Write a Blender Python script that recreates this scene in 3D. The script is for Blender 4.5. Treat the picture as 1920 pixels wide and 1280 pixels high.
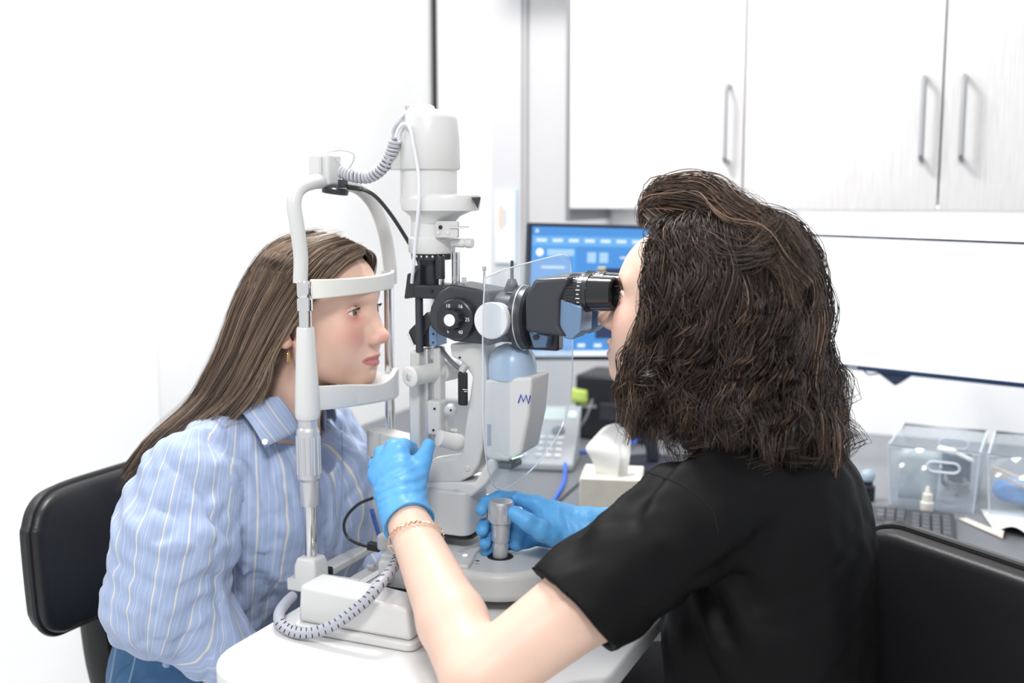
import bpy, bmesh, math, random
import numpy as np
from mathutils import Vector, Matrix
random.seed(7); RNG = np.random.default_rng(7)
for o in list(bpy.data.objects): bpy.data.objects.remove(o)
scn = bpy.context.scene
COL = scn.collection

# ------------------------------------------------------------------ camera
F = 2115.0                                   # focal length in pixels of a 1920 wide frame
CAM = Vector((.934, -1.51, 1.38)); YAW = math.radians(23.5); PITCH = math.radians(7.5)
cam_d = bpy.data.cameras.new('camera'); cam_o = bpy.data.objects.new('camera', cam_d)
COL.objects.link(cam_o); scn.camera = cam_o
cam_d.sensor_width = 36.0; cam_d.lens = F * 36.0 / 1920.0
cam_d.clip_start = .02; cam_d.clip_end = 60
cam_o.location = CAM; cam_o.rotation_euler = (math.pi/2 - PITCH, 0, YAW)
cam_d.dof.use_dof = True; cam_d.dof.focus_distance = 1.60; cam_d.dof.aperture_fstop = 2.8
# ------------------------------------------------------------------ light
w = bpy.data.worlds.new('room_light'); scn.world = w; w.use_nodes = True
bgn = w.node_tree.nodes['Background']
bgn.inputs[0].default_value = (.93, .96, 1, 1); bgn.inputs[1].default_value = .55
def area(name, loc, target, size, power, color=(1, 1, 1)):
    l = bpy.data.lights.new(name, 'AREA'); l.shape = 'SQUARE'; l.size = size; l.energy = power; l.color = color
    o = bpy.data.objects.new(name, l); COL.objects.link(o); o.location = loc
    o.rotation_euler = (Vector(target) - Vector(loc)).to_track_quat('-Z', 'Y').to_euler()
    return o
area('ceiling_or_fill_light', (-.15, .35, 2.65), (-.1, .4, 0), .45, 24, (1, .985, .96))
area('ceiling_or_fill_light', (.95, -1.75, 2.65), (.5, -.9, 0), .45, 23, (1, .985, .96))
area('ceiling_or_fill_light', (-1.7, -1.3, 2.65), (-1.2, -.6, 0), .45, 13, (1, .985, .96))  # extra fill lamp, added to brighten the left wall and the patient's back
vs = scn.view_settings
vs.view_transform = 'Standard'; vs.look = 'None'; vs.exposure = .62; vs.gamma = 1; vs.use_curve_mapping = False

# ------------------------------------------------------------------ helpers
_cy, _sy, _cp, _sp = math.cos(YAW), math.sin(YAW), math.cos(PITCH), math.sin(PITCH)
_R = Vector((_cy, _sy, 0)); _F = Vector((-_sy*_cp, _cy*_cp, -_sp)); _U = Vector((-_sy*_sp, _cy*_sp, _cp))
def at(px, py, X=None, Y=None, Z=None):
    """photo measurement -> point in the room, on a plane of known X, Y or Z"""
    r = _R*((px-960)/F) - _U*((py-640)/F) + _F
    if X is not None: t = (X-CAM.x)/r.x
    elif Y is not None: t = (Y-CAM.y)/r.y
    else: t = (Z-CAM.z)/r.z
    return CAM + r*t
def A(px, py, Y=0.): return at(px, py, Y=Y)

MATS = {}
def mat(name, col, rough=.5, metal=0., spec=.5, bump=0., bscale=200., var=0., vscale=12., trans=0., ior=1.45,
        emit=0., coat=0., sss=0., alpha=1., sheen=0.):
    if name in MATS: return MATS[name]
    m = bpy.data.materials.new(name); m.use_nodes = True
    nt = m.node_tree; N = nt.nodes; L = nt.links; b = N['Principled BSDF']
    b.inputs['Base Color'].default_value = (*col, 1); b.inputs['Roughness'].default_value = rough
    b.inputs['Metallic'].default_value = metal; b.inputs['Specular IOR Level'].default_value = spec
    b.inputs['IOR'].default_value = ior; b.inputs['Transmission Weight'].default_value = trans
    b.inputs['Coat Weight'].default_value = coat; b.inputs['Alpha'].default_value = alpha
    b.inputs['Sheen Weight'].default_value = sheen
    if sss:
        b.inputs['Subsurface Weight'].default_value = sss; b.inputs['Subsurface Radius'].default_value = (1, .35, .2)
        b.inputs['Subsurface Scale'].default_value = .006
    if emit:
        b.inputs['Emission Color'].default_value = (*col, 1); b.inputs['Emission Strength'].default_value = emit
    tc = N.new('ShaderNodeTexCoord')
    nz = N.new('ShaderNodeTexNoise'); nz.inputs['Scale'].default_value = vscale; nz.inputs['Detail'].default_value = 3
    L.new(tc.outputs['Object'], nz.inputs['Vector'])
    mx = N.new('ShaderNodeMix'); mx.data_type = 'RGBA'
    v = max(var, .015)
    mx.inputs[6].default_value = (*[c*(1-v) for c in col], 1); mx.inputs[7].default_value = (*[min(1, c*(1+v)) for c in col], 1)
    L.new(nz.outputs['Fac'], mx.inputs[0]); L.new(mx.outputs[2], b.inputs['Base Color'])
    if bump:
        n2 = N.new('ShaderNodeTexNoise'); n2.inputs['Scale'].default_value = bscale; n2.inputs['Detail'].default_value = 2
        L.new(tc.outputs['Object'], n2.inputs['Vector'])
        bp = N.new('ShaderNodeBump'); bp.inputs['Strength'].default_value = bump; bp.inputs['Distance'].default_value = .002
        L.new(n2.outputs['Fac'], bp.inputs['Height']); L.new(bp.outputs['Normal'], b.inputs['Normal'])
    MATS[name] = m
    return m

WHITE = mat('instrument_white', (.64, .64, .63), .32)
GREYW = mat('instrument_grey', (.55, .55, .54), .38)
SILVER = mat('satin_aluminium', (.60, .60, .615), .32, .55)
CHROME = mat('chrome', (.82, .81, .80), .13, 1.)
BLACK = mat('black_anodised', (.022, .023, .028), .30, .0, .6, bump=.05, bscale=900)
DGREY = mat('charcoal_metal', (.045, .048, .056), .33, .2, .6, bump=.06, bscale=900)
BLUEB = mat('blue_reflecting_plate', (.17, .27, .42), .34, .35)
CABLE = mat('cable_grey', (.45, .45, .49), .45)
CBLACK = mat('cable_black', (.02, .02, .022), .4)
RUBBER = mat('rubber_black', (.012, .012, .013), .5)

def V3(p): return np.array((p[0], p[1], p[2]), float)
class MB:
    def __init__(s): s.v = []; s.f = []; s.n = 0; s.mi = []; s.cm = 0
    def add(s, v, f):
        v = np.asarray(v, float).reshape(-1, 3); s.v.append(v); s.f += [tuple(i+s.n for i in q) for q in f]
        s.mi += [s.cm]*len(f); s.n += len(v); return s
    def box(s, c, d, rz=0., ry=0., rx=0.):
        M = np.array(Matrix.Rotation(rz, 3, 'Z') @ Matrix.Rotation(ry, 3, 'Y') @ Matrix.Rotation(rx, 3, 'X'))
        p = np.array([(x, y, z) for x in (-.5, .5) for y in (-.5, .5) for z in (-.5, .5)])*np.array(d)
        return s.add(p @ M.T + V3(c), [(0, 1, 3, 2), (4, 6, 7, 5), (0, 4, 5, 1), (2, 3, 7, 6), (0, 2, 6, 4), (1, 5, 7, 3)])
    def bx(s, x0, x1, y0, y1, z0, z1): return s.box(((x0+x1)/2, (y0+y1)/2, (z0+z1)/2), (abs(x1-x0), abs(y1-y0), abs(z1-z0)))
    def lathe(s, o, ax, prof, n=28, caps=True):
        """prof: (distance along axis, radius)"""
        o = V3(o); a = V3(ax); a /= np.linalg.norm(a)
        u = np.cross(a, (0, 0, 1) if abs(a[2]) < .9 else (1, 0, 0)); u /= np.linalg.norm(u); w_ = np.cross(a, u)
        t = np.arange(n)*2*math.pi/n; ring = np.cos(t)[:, None]*u + np.sin(t)[:, None]*w_
        vv = np.concatenate([o + a*h + ring*max(r, 1e-5) for h, r in prof]); f = []
        for k in range(len(prof)-1):
            for i in range(n): j = (i+1) % n; f.append((k*n+i, k*n+j, (k+1)*n+j, (k+1)*n+i))
        if caps: f.append(tuple(range(n-1, -1, -1))); f.append(tuple((len(prof)-1)*n+i for i in range(n)))
        return s.add(vv, f)
    def cyl(s, p0, p1, r0, r1=None, n=24, bev=0.):
        p0 = V3(p0); p1 = V3(p1); r1 = r0 if r1 is None else r1; h = np.linalg.norm(p1-p0)
        pr = [(0, r0), (h, r1)] if not bev else [(0, r0-bev), (bev*.3, r0-bev*.3), (bev, r0), (h-bev, r1), (h-bev*.3, r1-bev*.3), (h, r1-bev)]
        return s.lathe(p0, p1-p0, pr, n)
    def tube(s, pts, r, n=10, closed=False, flat=None):
        P = np.array([V3(p) for p in pts]); m = len(P); rr = np.broadcast_to(np.asarray(r, float), (m,))
        T = np.gradient(P, axis=0) if not closed else np.roll(P, -1, 0)-np.roll(P, 1, 0)
        T /= np.linalg.norm(T, axis=1)[:, None]+1e-12
        u = np.cross(T[0], (0, 0, 1)); u = u if np.linalg.norm(u) > 1e-3 else np.cross(T[0], (1, 0, 0)); u /= np.linalg.norm(u)
        vs_ = []; t = np.arange(n)*2*math.pi/n
        for k in range(m):
            u = u - T[k]*np.dot(u, T[k]); u /= np.linalg.norm(u); w_ = np.cross(T[k], u)
            vs_.append(P[k] + rr[k]*(np.cos(t)[:, None]*u + np.sin(t)[:, None]*w_*(flat or 1)))
        f = []
        for k in range(m if closed else m-1):
            k2 = (k+1) % m
            for i in range(n): j = (i+1) % n; f.append((k*n+i, k*n+j, k2*n+j, k2*n+i))
        if not closed: f.append(tuple(range(n-1, -1, -1))); f.append(tuple((m-1)*n+i for i in range(n)))
        return s.add(np.concatenate(vs_), f)
    def prism(s, poly, ext):
        p = np.array([V3(q) for q in poly]); n = len(p); e = V3(ext)
        f = [tuple(range(n-1, -1, -1)), tuple(range(n, 2*n))] + [(i, (i+1) % n, n+(i+1) % n, n+i) for i in range(n)]
        return s.add(np.concatenate([p, p+e]), f)
    def grid(s, P):
        """P: (a,b,3) array of points -> quad sheet"""
        P = np.asarray(P); a, b = P.shape[:2]
        return s.add(P.reshape(-1, 3), [(i*b+j, i*b+j+1, (i+1)*b+j+1, (i+1)*b+j) for i in range(a-1) for j in range(b-1)])
    def mesh(s, name):
        me = bpy.data.meshes.new(name); me.from_pydata(np.concatenate(s.v).tolist(), [], s.f)
        b = bmesh.new(); b.from_mesh(me); bmesh.ops.recalc_face_normals(b, faces=b.faces); b.to_mesh(me); b.free()
        return me
    def build(s, name, material, parent=None, bevel=0., angle=38, seg=2, solid=0., subsurf=0):
        me = s.mesh(name); return link(name, me, material, parent, bevel, angle, seg, solid, subsurf, s.mi)
def link(name, me, material, parent=None, bevel=0., angle=38, seg=2, solid=0., subsurf=0, mi=None):
    ms = material if isinstance(material, (list, tuple)) else [material]
    for m in ms: me.materials.append(m)
    if mi and len(ms) > 1: me.polygons.foreach_set('material_index', mi)
    me.polygons.foreach_set('use_smooth', [True]*len(me.polygons)); me.set_sharp_from_angle(angle=math.radians(angle))
    o = bpy.data.objects.new(name, me); COL.objects.link(o)
    if solid: d = o.modifiers.new('thickness', 'SOLIDIFY'); d.thickness = solid; d.offset = 0
    if subsurf: d = o.modifiers.new('subsurf', 'SUBSURF'); d.levels = d.render_levels = subsurf
    if bevel:
        d = o.modifiers.new('bevel', 'BEVEL'); d.width = bevel; d.segments = seg; d.limit_method = 'ANGLE'; d.angle_limit = math.radians(35)
        d.harden_normals = False
    if parent is not None: setp(o, parent)
    return o
def setp(o, parent):
    o.parent = parent
    o.matrix_parent_inverse = Matrix.Translation(-parent.location) if parent.type == 'EMPTY' else Matrix.Identity(4)
def tag(o, label=None, cat=None, group=None, kind=None):
    if label: o['label'] = label
    if cat: o['category'] = cat
    if group: o['group'] = group
    if kind: o['kind'] = kind
    return o
def thing(name, label, cat, loc, group=None):
    e = bpy.data.objects.new(name, None); COL.objects.link(e); e.location = loc; e.empty_display_size = .05
    return tag(e, label, cat, group)
def text(body, size, M, material, name, parent, depth=.0003):
    c = bpy.data.curves.new('t', 'FONT'); c.body = body; c.size = size; c.extrude = depth; c.align_x = 'CENTER'; c.align_y = 'CENTER'
    t = bpy.data.objects.new('t', c); COL.objects.link(t)
    dg = bpy.context.evaluated_depsgraph_get(); me = bpy.data.meshes.new_from_object(t.evaluated_get(dg))
    bpy.data.objects.remove(t); me.transform(M); me.materials.clear()
    return link(name, me, material, parent)
def frame(o, xd, yd):
    x = Vector(xd).normalized(); z = x.cross(Vector(yd)).normalized(); y = z.cross(x)
    M = Matrix.Identity(4)
    for i in range(3): M[i][0] = x[i]; M[i][1] = y[i]; M[i][2] = z[i]; M[i][3] = o[i]
    return M
def spline(pts, n=8):
    P = [V3(p) for p in pts]; P = [2*P[0]-P[1]] + P + [2*P[-1]-P[-2]]; out = []
    for i in range(1, len(P)-2):
        a, b, c, d = P[i-1], P[i], P[i+1], P[i+2]
        for k in range(n):
            t = k/n; out.append(.5*((2*b) + (c-a)*t + (2*a-5*b+4*c-d)*t*t + (3*b-a-3*c+d)*t**3))
    out.append(P[-2]); return np.array(out)
def rrect(w_, h, r, n=6):
    o = []
    for cx, cy, a0 in ((w_/2-r, h/2-r, 0), (-w_/2+r, h/2-r, 90), (-w_/2+r, -h/2+r, 180), (w_/2-r, -h/2+r, 270)):
        for k in range(n+1): a = math.radians(a0+90*k/n); o.append((cx+r*math.cos(a), cy+r*math.sin(a)))
    return o

# ------------------------------------------------------------------ the room
def wallmat(name, col, grain=0.):
    m = mat(name, col, .75, bump=.04, bscale=300); return m
WALLM = wallmat('painted_wall', (.90, .90, .90))
FLOORM = mat('pale_vinyl_floor', (.72, .72, .71), .45, var=.05, vscale=6)
tag(MB().bx(-3.2, 3.2, -3.4, 1.75, -.06, 0).build('floor', FLOORM), kind='structure')
tag(MB().bx(-3.2, -.68, .34, 1.75, 0, 2.8).build('wall_left', WALLM, bevel=.004), kind='structure')
tag(MB().bx(-.68, 3.2, 1.6, 1.75, 0, 2.8).build('wall_back', WALLM), kind='structure')
tag(MB().bx(-.475, -.375, 1.57, 1.6, .74, 2.8).build('trim_1', mat('pilaster_darkened_grey', (.62, .62, .64), .7)), kind='structure')  # darkening of the recess area put into the pilaster colour
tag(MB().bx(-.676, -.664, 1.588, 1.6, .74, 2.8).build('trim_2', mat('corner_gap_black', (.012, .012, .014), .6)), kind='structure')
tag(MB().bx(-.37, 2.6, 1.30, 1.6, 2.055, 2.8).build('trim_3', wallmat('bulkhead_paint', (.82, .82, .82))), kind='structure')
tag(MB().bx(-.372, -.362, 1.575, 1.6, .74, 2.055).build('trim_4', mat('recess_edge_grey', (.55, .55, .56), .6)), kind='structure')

def woodmat():
    m = bpy.data.materials.new('pale_wood_laminate'); m.use_nodes = True; nt = m.node_tree; N = nt.nodes; L = nt.links
    b = N['Principled BSDF']; b.inputs['Roughness'].default_value = .42
    tc = N.new('ShaderNodeTexCoord'); mp = N.new('ShaderNodeMapping'); mp.inputs['Scale'].default_value = (160, 160, 5)
    nz = N.new('ShaderNodeTexNoise'); nz.inputs['Scale'].default_value = 1.6; nz.inputs['Detail'].default_value = 5; nz.inputs['Roughness'].default_value = .7
    cr = N.new('ShaderNodeValToRGB'); cr.color_ramp.elements[0].position = .3; cr.color_ramp.elements[1].position = .7
    cr.color_ramp.elements[0].color = (.62, .60, .60, 1); cr.color_ramp.elements[1].color = (.80, .79, .785, 1)
    L.new(tc.outputs['Object'], mp.inputs['Vector']); L.new(mp.outputs['Vector'], nz.inputs['Vector']); L.new(nz.outputs['Fac'], cr.inputs[0])
    L.new(cr.outputs[0], b.inputs['Base Color']); return m
WOOD = woodmat()
HANDLEM = mat('brushed_nickel', (.45, .46, .48), .35, .6)
CZ0, CZ1 = 1.352, 2.05
def cabinet(x0, x1, doors, label):
    t = thing('wall_cabinet', label, 'cabinet', ((x0+x1)/2, 1.43, CZ0), 'wall cabinets over the desk')
    m = MB(); th = .018
    m.bx(x0+.001, x0+th, 1.272, 1.598, CZ0, CZ1); m.bx(x1-th, x1-.001, 1.272, 1.598, CZ0, CZ1)
    m.bx(x0+th, x1-th, 1.272, 1.598, CZ0, CZ0+th); m.bx(x0+th, x1-th, 1.272, 1.598, CZ1-th, CZ1); m.bx(x0+th, x1-th, 1.585, 1.598, CZ0+th, CZ1-th)
    m.build('carcass', WOOD, t, bevel=.001)
    for a, b, hx in doors:
        d = MB().bx(a+.0018, b-.0018, 1.25, 1.269, CZ0-.012, CZ1).build('door', WOOD, t, bevel=.0012)
        z0 = 1.452; z1 = 1.640
        pts = [(hx, 1.252, z0+.004), (hx, 1.226, z0+.004), (hx, 1.217, z0+.012), (hx, 1.217, z1-.012), (hx, 1.226, z1-.004), (hx, 1.252, z1-.004)]
        MB().tube(pts, .0062, 8).build('handle', HANDLEM, d)
x1_, x2_ = at(1396, 200, Y=1.25).x, at(1767, 200, Y=1.25).x
x0_ = at(1068, 200, Y=1.25).x
cabinet(x0_, x1_, [(x0_, x1_, at(1361, 250, Y=1.225).x)], 'pale wood wall cabinet with a single door, beside the grey wall recess')
x3_ = x2_ + (x2_-x1_)
cabinet(x1_, x3_, [(x1_, x2_, at(1729, 250, Y=1.225).x), (x2_, x3_, at(1804, 250, Y=1.225).x)], 'pale wood wall cabinet with two doors and facing bar handles, above the white screen')
tag(MB().bx(-.36, -.10, 1.585, 1.6, .74, 2.055).build('trim_5', mat('recess_darkened_grey', (.60, .60, .615), .6)), kind='structure')  # panel added to darken the recess wall, the shading is in its grey
tag(MB().bx(x0_-.012, x0_-.001, 1.256, 1.598, CZ0-.045, CZ1).build('trim_6', mat('cabinet_edge_grey', (.20, .20, .21), .5)), kind='structure')
# under-cabinet strip lamp
t = thing('under_cabinet_lamp', 'slim white strip lamp fixed under the wall cabinets', 'lamp', (.5, 1.42, CZ0))
MB().bx(x0_+.20, x3_-.05, 1.40, 1.44, CZ0-.005, CZ0-.0005).build('housing', WHITE, t, bevel=.002)
MB().bx(x0_+.21, x3_-.06, 1.405, 1.435, CZ0-.0062, CZ0-.005).build('diffuser', mat('lamp_diffuser', (1, 1, 1), .4, emit=9.), t)
l = bpy.data.lights.new('strip_light', 'AREA'); l.shape = 'RECTANGLE'; l.size = 1.0; l.size_y = .03; l.energy = 4
lo = bpy.data.objects.new('strip_light', l); COL.objects.link(lo); lo.location = (.62, 1.42, CZ0-.0068)

# ------------------------------------------------------------------ desk
DZ = .74
t = thing('desk', 'dark grey laminate desk worktop running along the back wall', 'desk', (.6, 1.1, 0))
DESKM = mat('grey_desk_laminate', (.15, .16, .175), .42, var=.08, vscale=30)
m = MB(); m.prism([(-.678, .62, DZ-.03), (-.30, .42, DZ-.03), (-.1, .40, DZ-.03), (.35, .52, DZ-.03), (2.4, .52, DZ-.03), (2.4, 1.598, DZ-.03), (-.678, 1.598, DZ-.03)], (0, 0, .03)); m.build('worktop', DESKM, t, bevel=.003)
for x in (-.6, .4, 1.6): MB().bx(x, x+.03, .75, 1.55, 0, DZ-.03).build('panel_leg', mat('desk_leg_white', (.7, .7, .7), .5), t, bevel=.002)

# ------------------------------------------------------------------ instrument table
TZ = .785
t = thing('instrument_table', 'white round-cornered instrument table under the slit lamp', 'table', (.22, -.1, 0))
TABM = mat('white_table_laminate', (.70, .70, .70), .3)
cx, cy_, tw, td = .2675, -.135, .495, .60
poly = [(cx+x, cy_+y, TZ-.028) for x, y in rrect(tw, td, .09, 10)]
MB().prism(poly, (0, 0, .028)).build('table_top', TABM, t, bevel=.006, seg=3)
MB().lathe((cx, cy_+.08, .03), (0, 0, 1), [(0, .05), (.35, .05), (.36, .038), (TZ-.058, .038)]).build('column', WHITE, t)
MB().prism([(cx+x, cy_+.08+y, 0) for x, y in rrect(.34, .38, .08)], (0, 0, .03)).build('foot', WHITE, t, bevel=.006)
MB().box((cx, cy_+.08, TZ-.04), (.3, .3, .022)).build('bracket', GREYW, t, bevel=.003)

# ------------------------------------------------------------------ slit lamp
SL = thing('slit_lamp', 'white and black slit lamp microscope with chin rest on the white table', 'slit lamp', (.15, 0, TZ))
NY, FY = -.1225, .1225
def zy(px, py, Y): return A(px, py, Y).z
# base frame with covers
m = MB()
for s in (-1, 1):
    pl = [(.162+x, s*.236+y, TZ+.0005) for x, y in rrect(.19, .078, .014)]; m.prism(pl, (0, 0, .012))
m.bx(.072, .104, -.2, .2, TZ+.0005, TZ+.016); m.bx(.228, .250, -.2, .2, TZ+.0005, TZ+.012)
m.bx(-.032, .075, NY-.02, NY+.022, TZ+.0005, TZ+.02); m.bx(-.032, .075, FY-.022, FY+.02, TZ+.0005, TZ+.02); m.bx(-.03, -.002, NY, FY, TZ+.0005, TZ+.014)
base = m.build('base_frame', WHITE, SL, bevel=.003)
for s in (-1, 1):
    y0, y1 = sorted((s*.268, s*.212))
    c = MB(); zt = TZ+.066
    c.prism([(.074, y0, TZ+.0125), (.250, y0, TZ+.0125), (.244, y0, TZ+.056), (.172, y0, TZ+.062), (.078, y0, TZ+.066)], (0, y1-y0, 0))
    c.build('rail_cover', WHITE, SL, bevel=.006, seg=3)
    MB().cyl((.128, s*.213, TZ+.034), (.128, s*.206, TZ+.034), .017, n=24).build('rail_gear', DGREY, SL)
MB().cyl((.128, -.213, TZ+.034), (.128, .213, TZ+.034), .0105, n=24).build('axle', CHROME, SL)
MB().cyl(A(690, 1060, -.02), A(690, 1060, -.02)+Vector((.012, 0, 0)), .004).build('rail_screw', GREYW, SL)
br = MB(); p = A(614, 1088, -.08); br.cyl((p.x, p.y, TZ+.001), (p.x, p.y, TZ+.02), .009); br.build('foot_plug', RUBBER, SL)
m = MB(); m.bx(.055, .105, .06, .078, TZ+.012, TZ+.05); m.bx(.09, .108, -.2, .1, TZ+.012, TZ+.03); m.build('rail_side', WHITE, SL, bevel=.002)

# head rest columns
for s, Y in ((-1, NY), (1, FY)):
    zz = lambda py: zy(572, py, NY)
    f = MB(); z0, z1 = TZ+.012, zy(585, 1042, NY)
    f.add([(x*a, Y+y*a, z) for z, a in ((z0, .0195), (z0+.028, .0190), (z1, .0155)) for x, y in ((-1, -1), (1, -1), (1, 1), (-1, 1))],
          [(0, 3, 2, 1), (8, 9, 10, 11)] + [(4*k+i, 4*k+(i+1) % 4, 4*k+4+(i+1) % 4, 4*k+4+i) for k in (0, 1) for i in range(4)])
    f.build('column_foot', WHITE, SL, bevel=.004, seg=3)
    MB().cyl((0, Y, z1-.01), (0, Y, zz(528)), .0095 if s < 0 else .0085, n=28).build('column_rod', CHROME, SL)
    if s > 0:
        MB().lathe((0, Y, 0), (0, 0, 1), [(zz(556), .0108), (zz(554), .0114), (zz(528), .0114), (zz(526), .0105)], 28).build('band_clip', WHITE, SL); continue
    r = MB(); r.lathe((0, Y, 0), (0, 0, 1), [(zz(946), .0128), (zz(944), .0135), (zz(900), .014), (zz(894), .0172), (zz(808), .0172), (zz(804), .0165), (zz(800), .0145), (zz(782), .0145)], 36)
    gs = r.build('height_sleeve', SILVER, SL, angle=30)
    g = MB()
    for k in range(14):
        a = k*2*math.pi/14; g.cyl((.0170*math.cos(a), Y+.0170*math.sin(a), zz(886)), (.0170*math.cos(a), Y+.0170*math.sin(a), zz(816)), .0016, n=6)
    g.build('grip_rib', SILVER, gs)
    MB().lathe((0, Y, 0), (0, 0, 1), [(zz(784), .0165), (zz(781), .0178), (zz(770), .0185), (zz(740), .0180), (zz(616), .0132), (zz(613), .012)], 32).build('column_sleeve', WHITE, SL)
    c = MB(); c.lathe((0, Y, 0), (0, 0, 1), [(zz(583), .0105), (zz(582), .0118), (zz(561), .0118), (zz(559), .0105)], 28); c.build('collar', CHROME, SL)
    c = MB(); c.lathe((0, Y, 0), (0, 0, 1), [(zz(556), .0108), (zz(554), .0114), (zz(528), .0114), (zz(526), .0105)], 28); c.build('band_clip', WHITE if s > 0 else CHROME, SL)
# arch
arch = [A(563, 530, NY), A(564, 480, NY), A(557, 425, -.128), A(551, 385, -.130), A(556, 360, -.122), A(572, 346, -.105), A(600, 340, -.07), A(640, 343, -.01), A(668, 350, .04), A(690, 368, .08), A(708, 397, .105), A(722, 440, .119), A(730, 490, FY), A(732, 532, FY)]
ap = spline(arch, 7); MB().tube(ap, np.linspace(.0108, .0112, len(ap)), 16).build('arch_tube', WHITE, SL)
# forehead band
ys = np.linspace(-.118, .118, 33); P = []
zb = zy(566, 542, NY)
for y in ys:
    q = 1-(y/.118)**2; xo = .006+.036*q**.75; hh = .0150 - .002*q
    P.append([(xo, y, zb-hh), (xo+.004, y, zb-hh+.001), (xo+.0045, y, zb+hh-.001), (xo, y, zb+hh)])
P = np.array(P); mm = MB(); n = len(ys)
v = P.reshape(-1, 3); fs = [(4*i+k, 4*i+(k+1) % 4, 4*i+4+(k+1) % 4, 4*i+4+k) for i in range(n-1) for k in range(4)] + [(0, 3, 2, 1), (4*n-4, 4*n-3, 4*n-2, 4*n-1)]
mm.add(v, fs); mm.build('forehead_band', mat('cream_band', (.80, .79, .74), .4), SL, bevel=.0012)
# chin rest: bowed front wall and tray with a dip for the chin
ys = np.linspace(-.118, .126, 41); secs = []
zn0, zn1 = zy(592, 768, -.11), zy(592, 722, -.11); zf0, zf1 = zy(735, 741, .118), zy(735, 692, .118)
for y in ys:
    u = (y+.118)/.244; q = 1-((y-.004)/.122)**2; xo = .004+.050*max(q, 0)**.8
    zt = zn1+(zf1-zn1)*u - .006*math.exp(-((y+.01)/.045)**2) + .009*math.exp(-((y-.075)/.03)**2)
    zl = zn0+(zf0-zn0)*u + .004*math.sin(math.pi*u)
    back = -.004 - .05*max(q, 0)**1.2; tray = zt-.008-.006*max(q, 0)
    secs.append([(xo, y, zl), (xo+.003, y, zl+.004), (xo+.003, y, zt-.002), (xo, y, zt), (xo-.006, y, zt-.001), (xo-.009, y, tray), (back, y, tray+.001), (back, y, tray-.006), (xo-.012, y, tray-.007), (xo-.008, y, zl)])
k = 10; n = len(ys); v = np.array(secs).reshape(-1, 3)
fs = [(k*i+a, k*i+(a+1) % k, k*i+k+(a+1) % k, k*i+k+a) for i in range(n-1) for a in range(k)] + [tuple(range(k-1, -1, -1)), tuple(k*(n-1)+a for a in range(k))]
mm = MB(); mm.add(v, fs); cr = mm.build('chin_rest', WHITE, SL, bevel=.001)
p = A(634, 714, -.028); MB().lathe(p, (0, 0, 1), [(-.012, .003), (0, .003), (.001, .0055), (.005, .0055)], 14).build('paper_pin', WHITE, cr)
p = A(634, 714, -.028); MB().lathe((p.x-.0, .05, p.z), (0, 0, 1), [(-.012, .003), (0, .003), (.001, .0055), (.005, .0055)], 14).build('paper_pin', WHITE, cr)
# fixation light holder on the arch
q = A(612, 318, -.05)
h = MB(); h.bx(q.x-.021, q.x+.015, -.068, -.03, q.z-.024, q.z+.024); fh = h.build('target_holder', WHITE, SL, bevel=.005, seg=3)
MB().box((q.x+.003, -.069, q.z+.004), (.004, .006, .03)).build('holder_slot', GREYW, fh, bevel=.001)
b = A(628, 352, -.05); c = MB(); c.lathe((b.x-.0, b.y, b.z-.006), (.12, .05, 1), [(-.004, .015), (-.003, .0195), (.004, .0205), (.006, .018)], 28); cl = c.build('clamp_knob', BLACK, SL)
MB().box((b.x+.014, b.y, b.z+.006), (.012, .01, .012)).build('clamp_latch', DGREY, cl, bevel=.001)
wl = MB(); wl.tube(spline([A(614, 285, -.05), A(640, 282, -.05), A(662, 288, -.05), A(663, 300, -.05), A(655, 315, -.05)], 6), .0009, 6); wl.tube(spline([A(622, 290, -.05), A(634, 302, -.05), A(644, 316, -.05)], 5), .0007, 6); wl.build('thin_wire', CABLE, SL)
# coiled cord from the arch to the lamp house
path = spline([A(640, 322, -.05), A(662, 330, -.05), A(690, 332, -.045), A(715, 317, -.045), A(732, 290, -.045), A(741, 262, -.045)], 40)
turns = 21; cp = []
T = np.gradient(path, axis=0); T /= np.linalg.norm(T, axis=1)[:, None]
for i in range(len(path)-1):
    for j in range(3):
        f_ = j/3; pp = path[i]*(1-f_)+path[i+1]*f_; tt = T[i]; u = np.cross(tt, (0, 1, 0)); u /= np.linalg.norm(u); w_ = np.cross(tt, u)
        a = (i+f_)/(len(path)-1)*turns*2*math.pi; cp.append(pp + .0072*(math.cos(a)*u+math.sin(a)*w_))
mm = MB(); mm.tube(cp, .0026, 6)
mm.tube(spline([A(741, 262, -.045), A(738, 246, -.045), A(748, 228, -.045), A(759, 214, -.035), A(772, 206, -.02)], 6), .0028, 8); mm.build('coiled_cord', CABLE, SL)
MB().tube(spline([A(742, 258, -.05), A(748, 240, -.05), A(760, 232, -.05), A(769, 242, -.05), A(776, 275, -.05), A(784, 320, -.048), A(786, 360, -.05), A(784, 400, -.05), A(779, 450, -.045), A(775, 500, -.04), A(772, 530, -.03)], 8), .0027, 8).build('lamp_cable', mat('pale_cable', (.72, .73, .78), .4), SL)
MB().tube(spline([A(652, 350, -.045), A(680, 355, -.04), A(705, 369, -.03), A(735, 405, -.015), A(765, 452, 0), A(782, 482, .01), A(790, 510, .01)], 8), [.0042]*8+[.0030]*41, 8).build('target_cable', CBLACK, SL)

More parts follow.
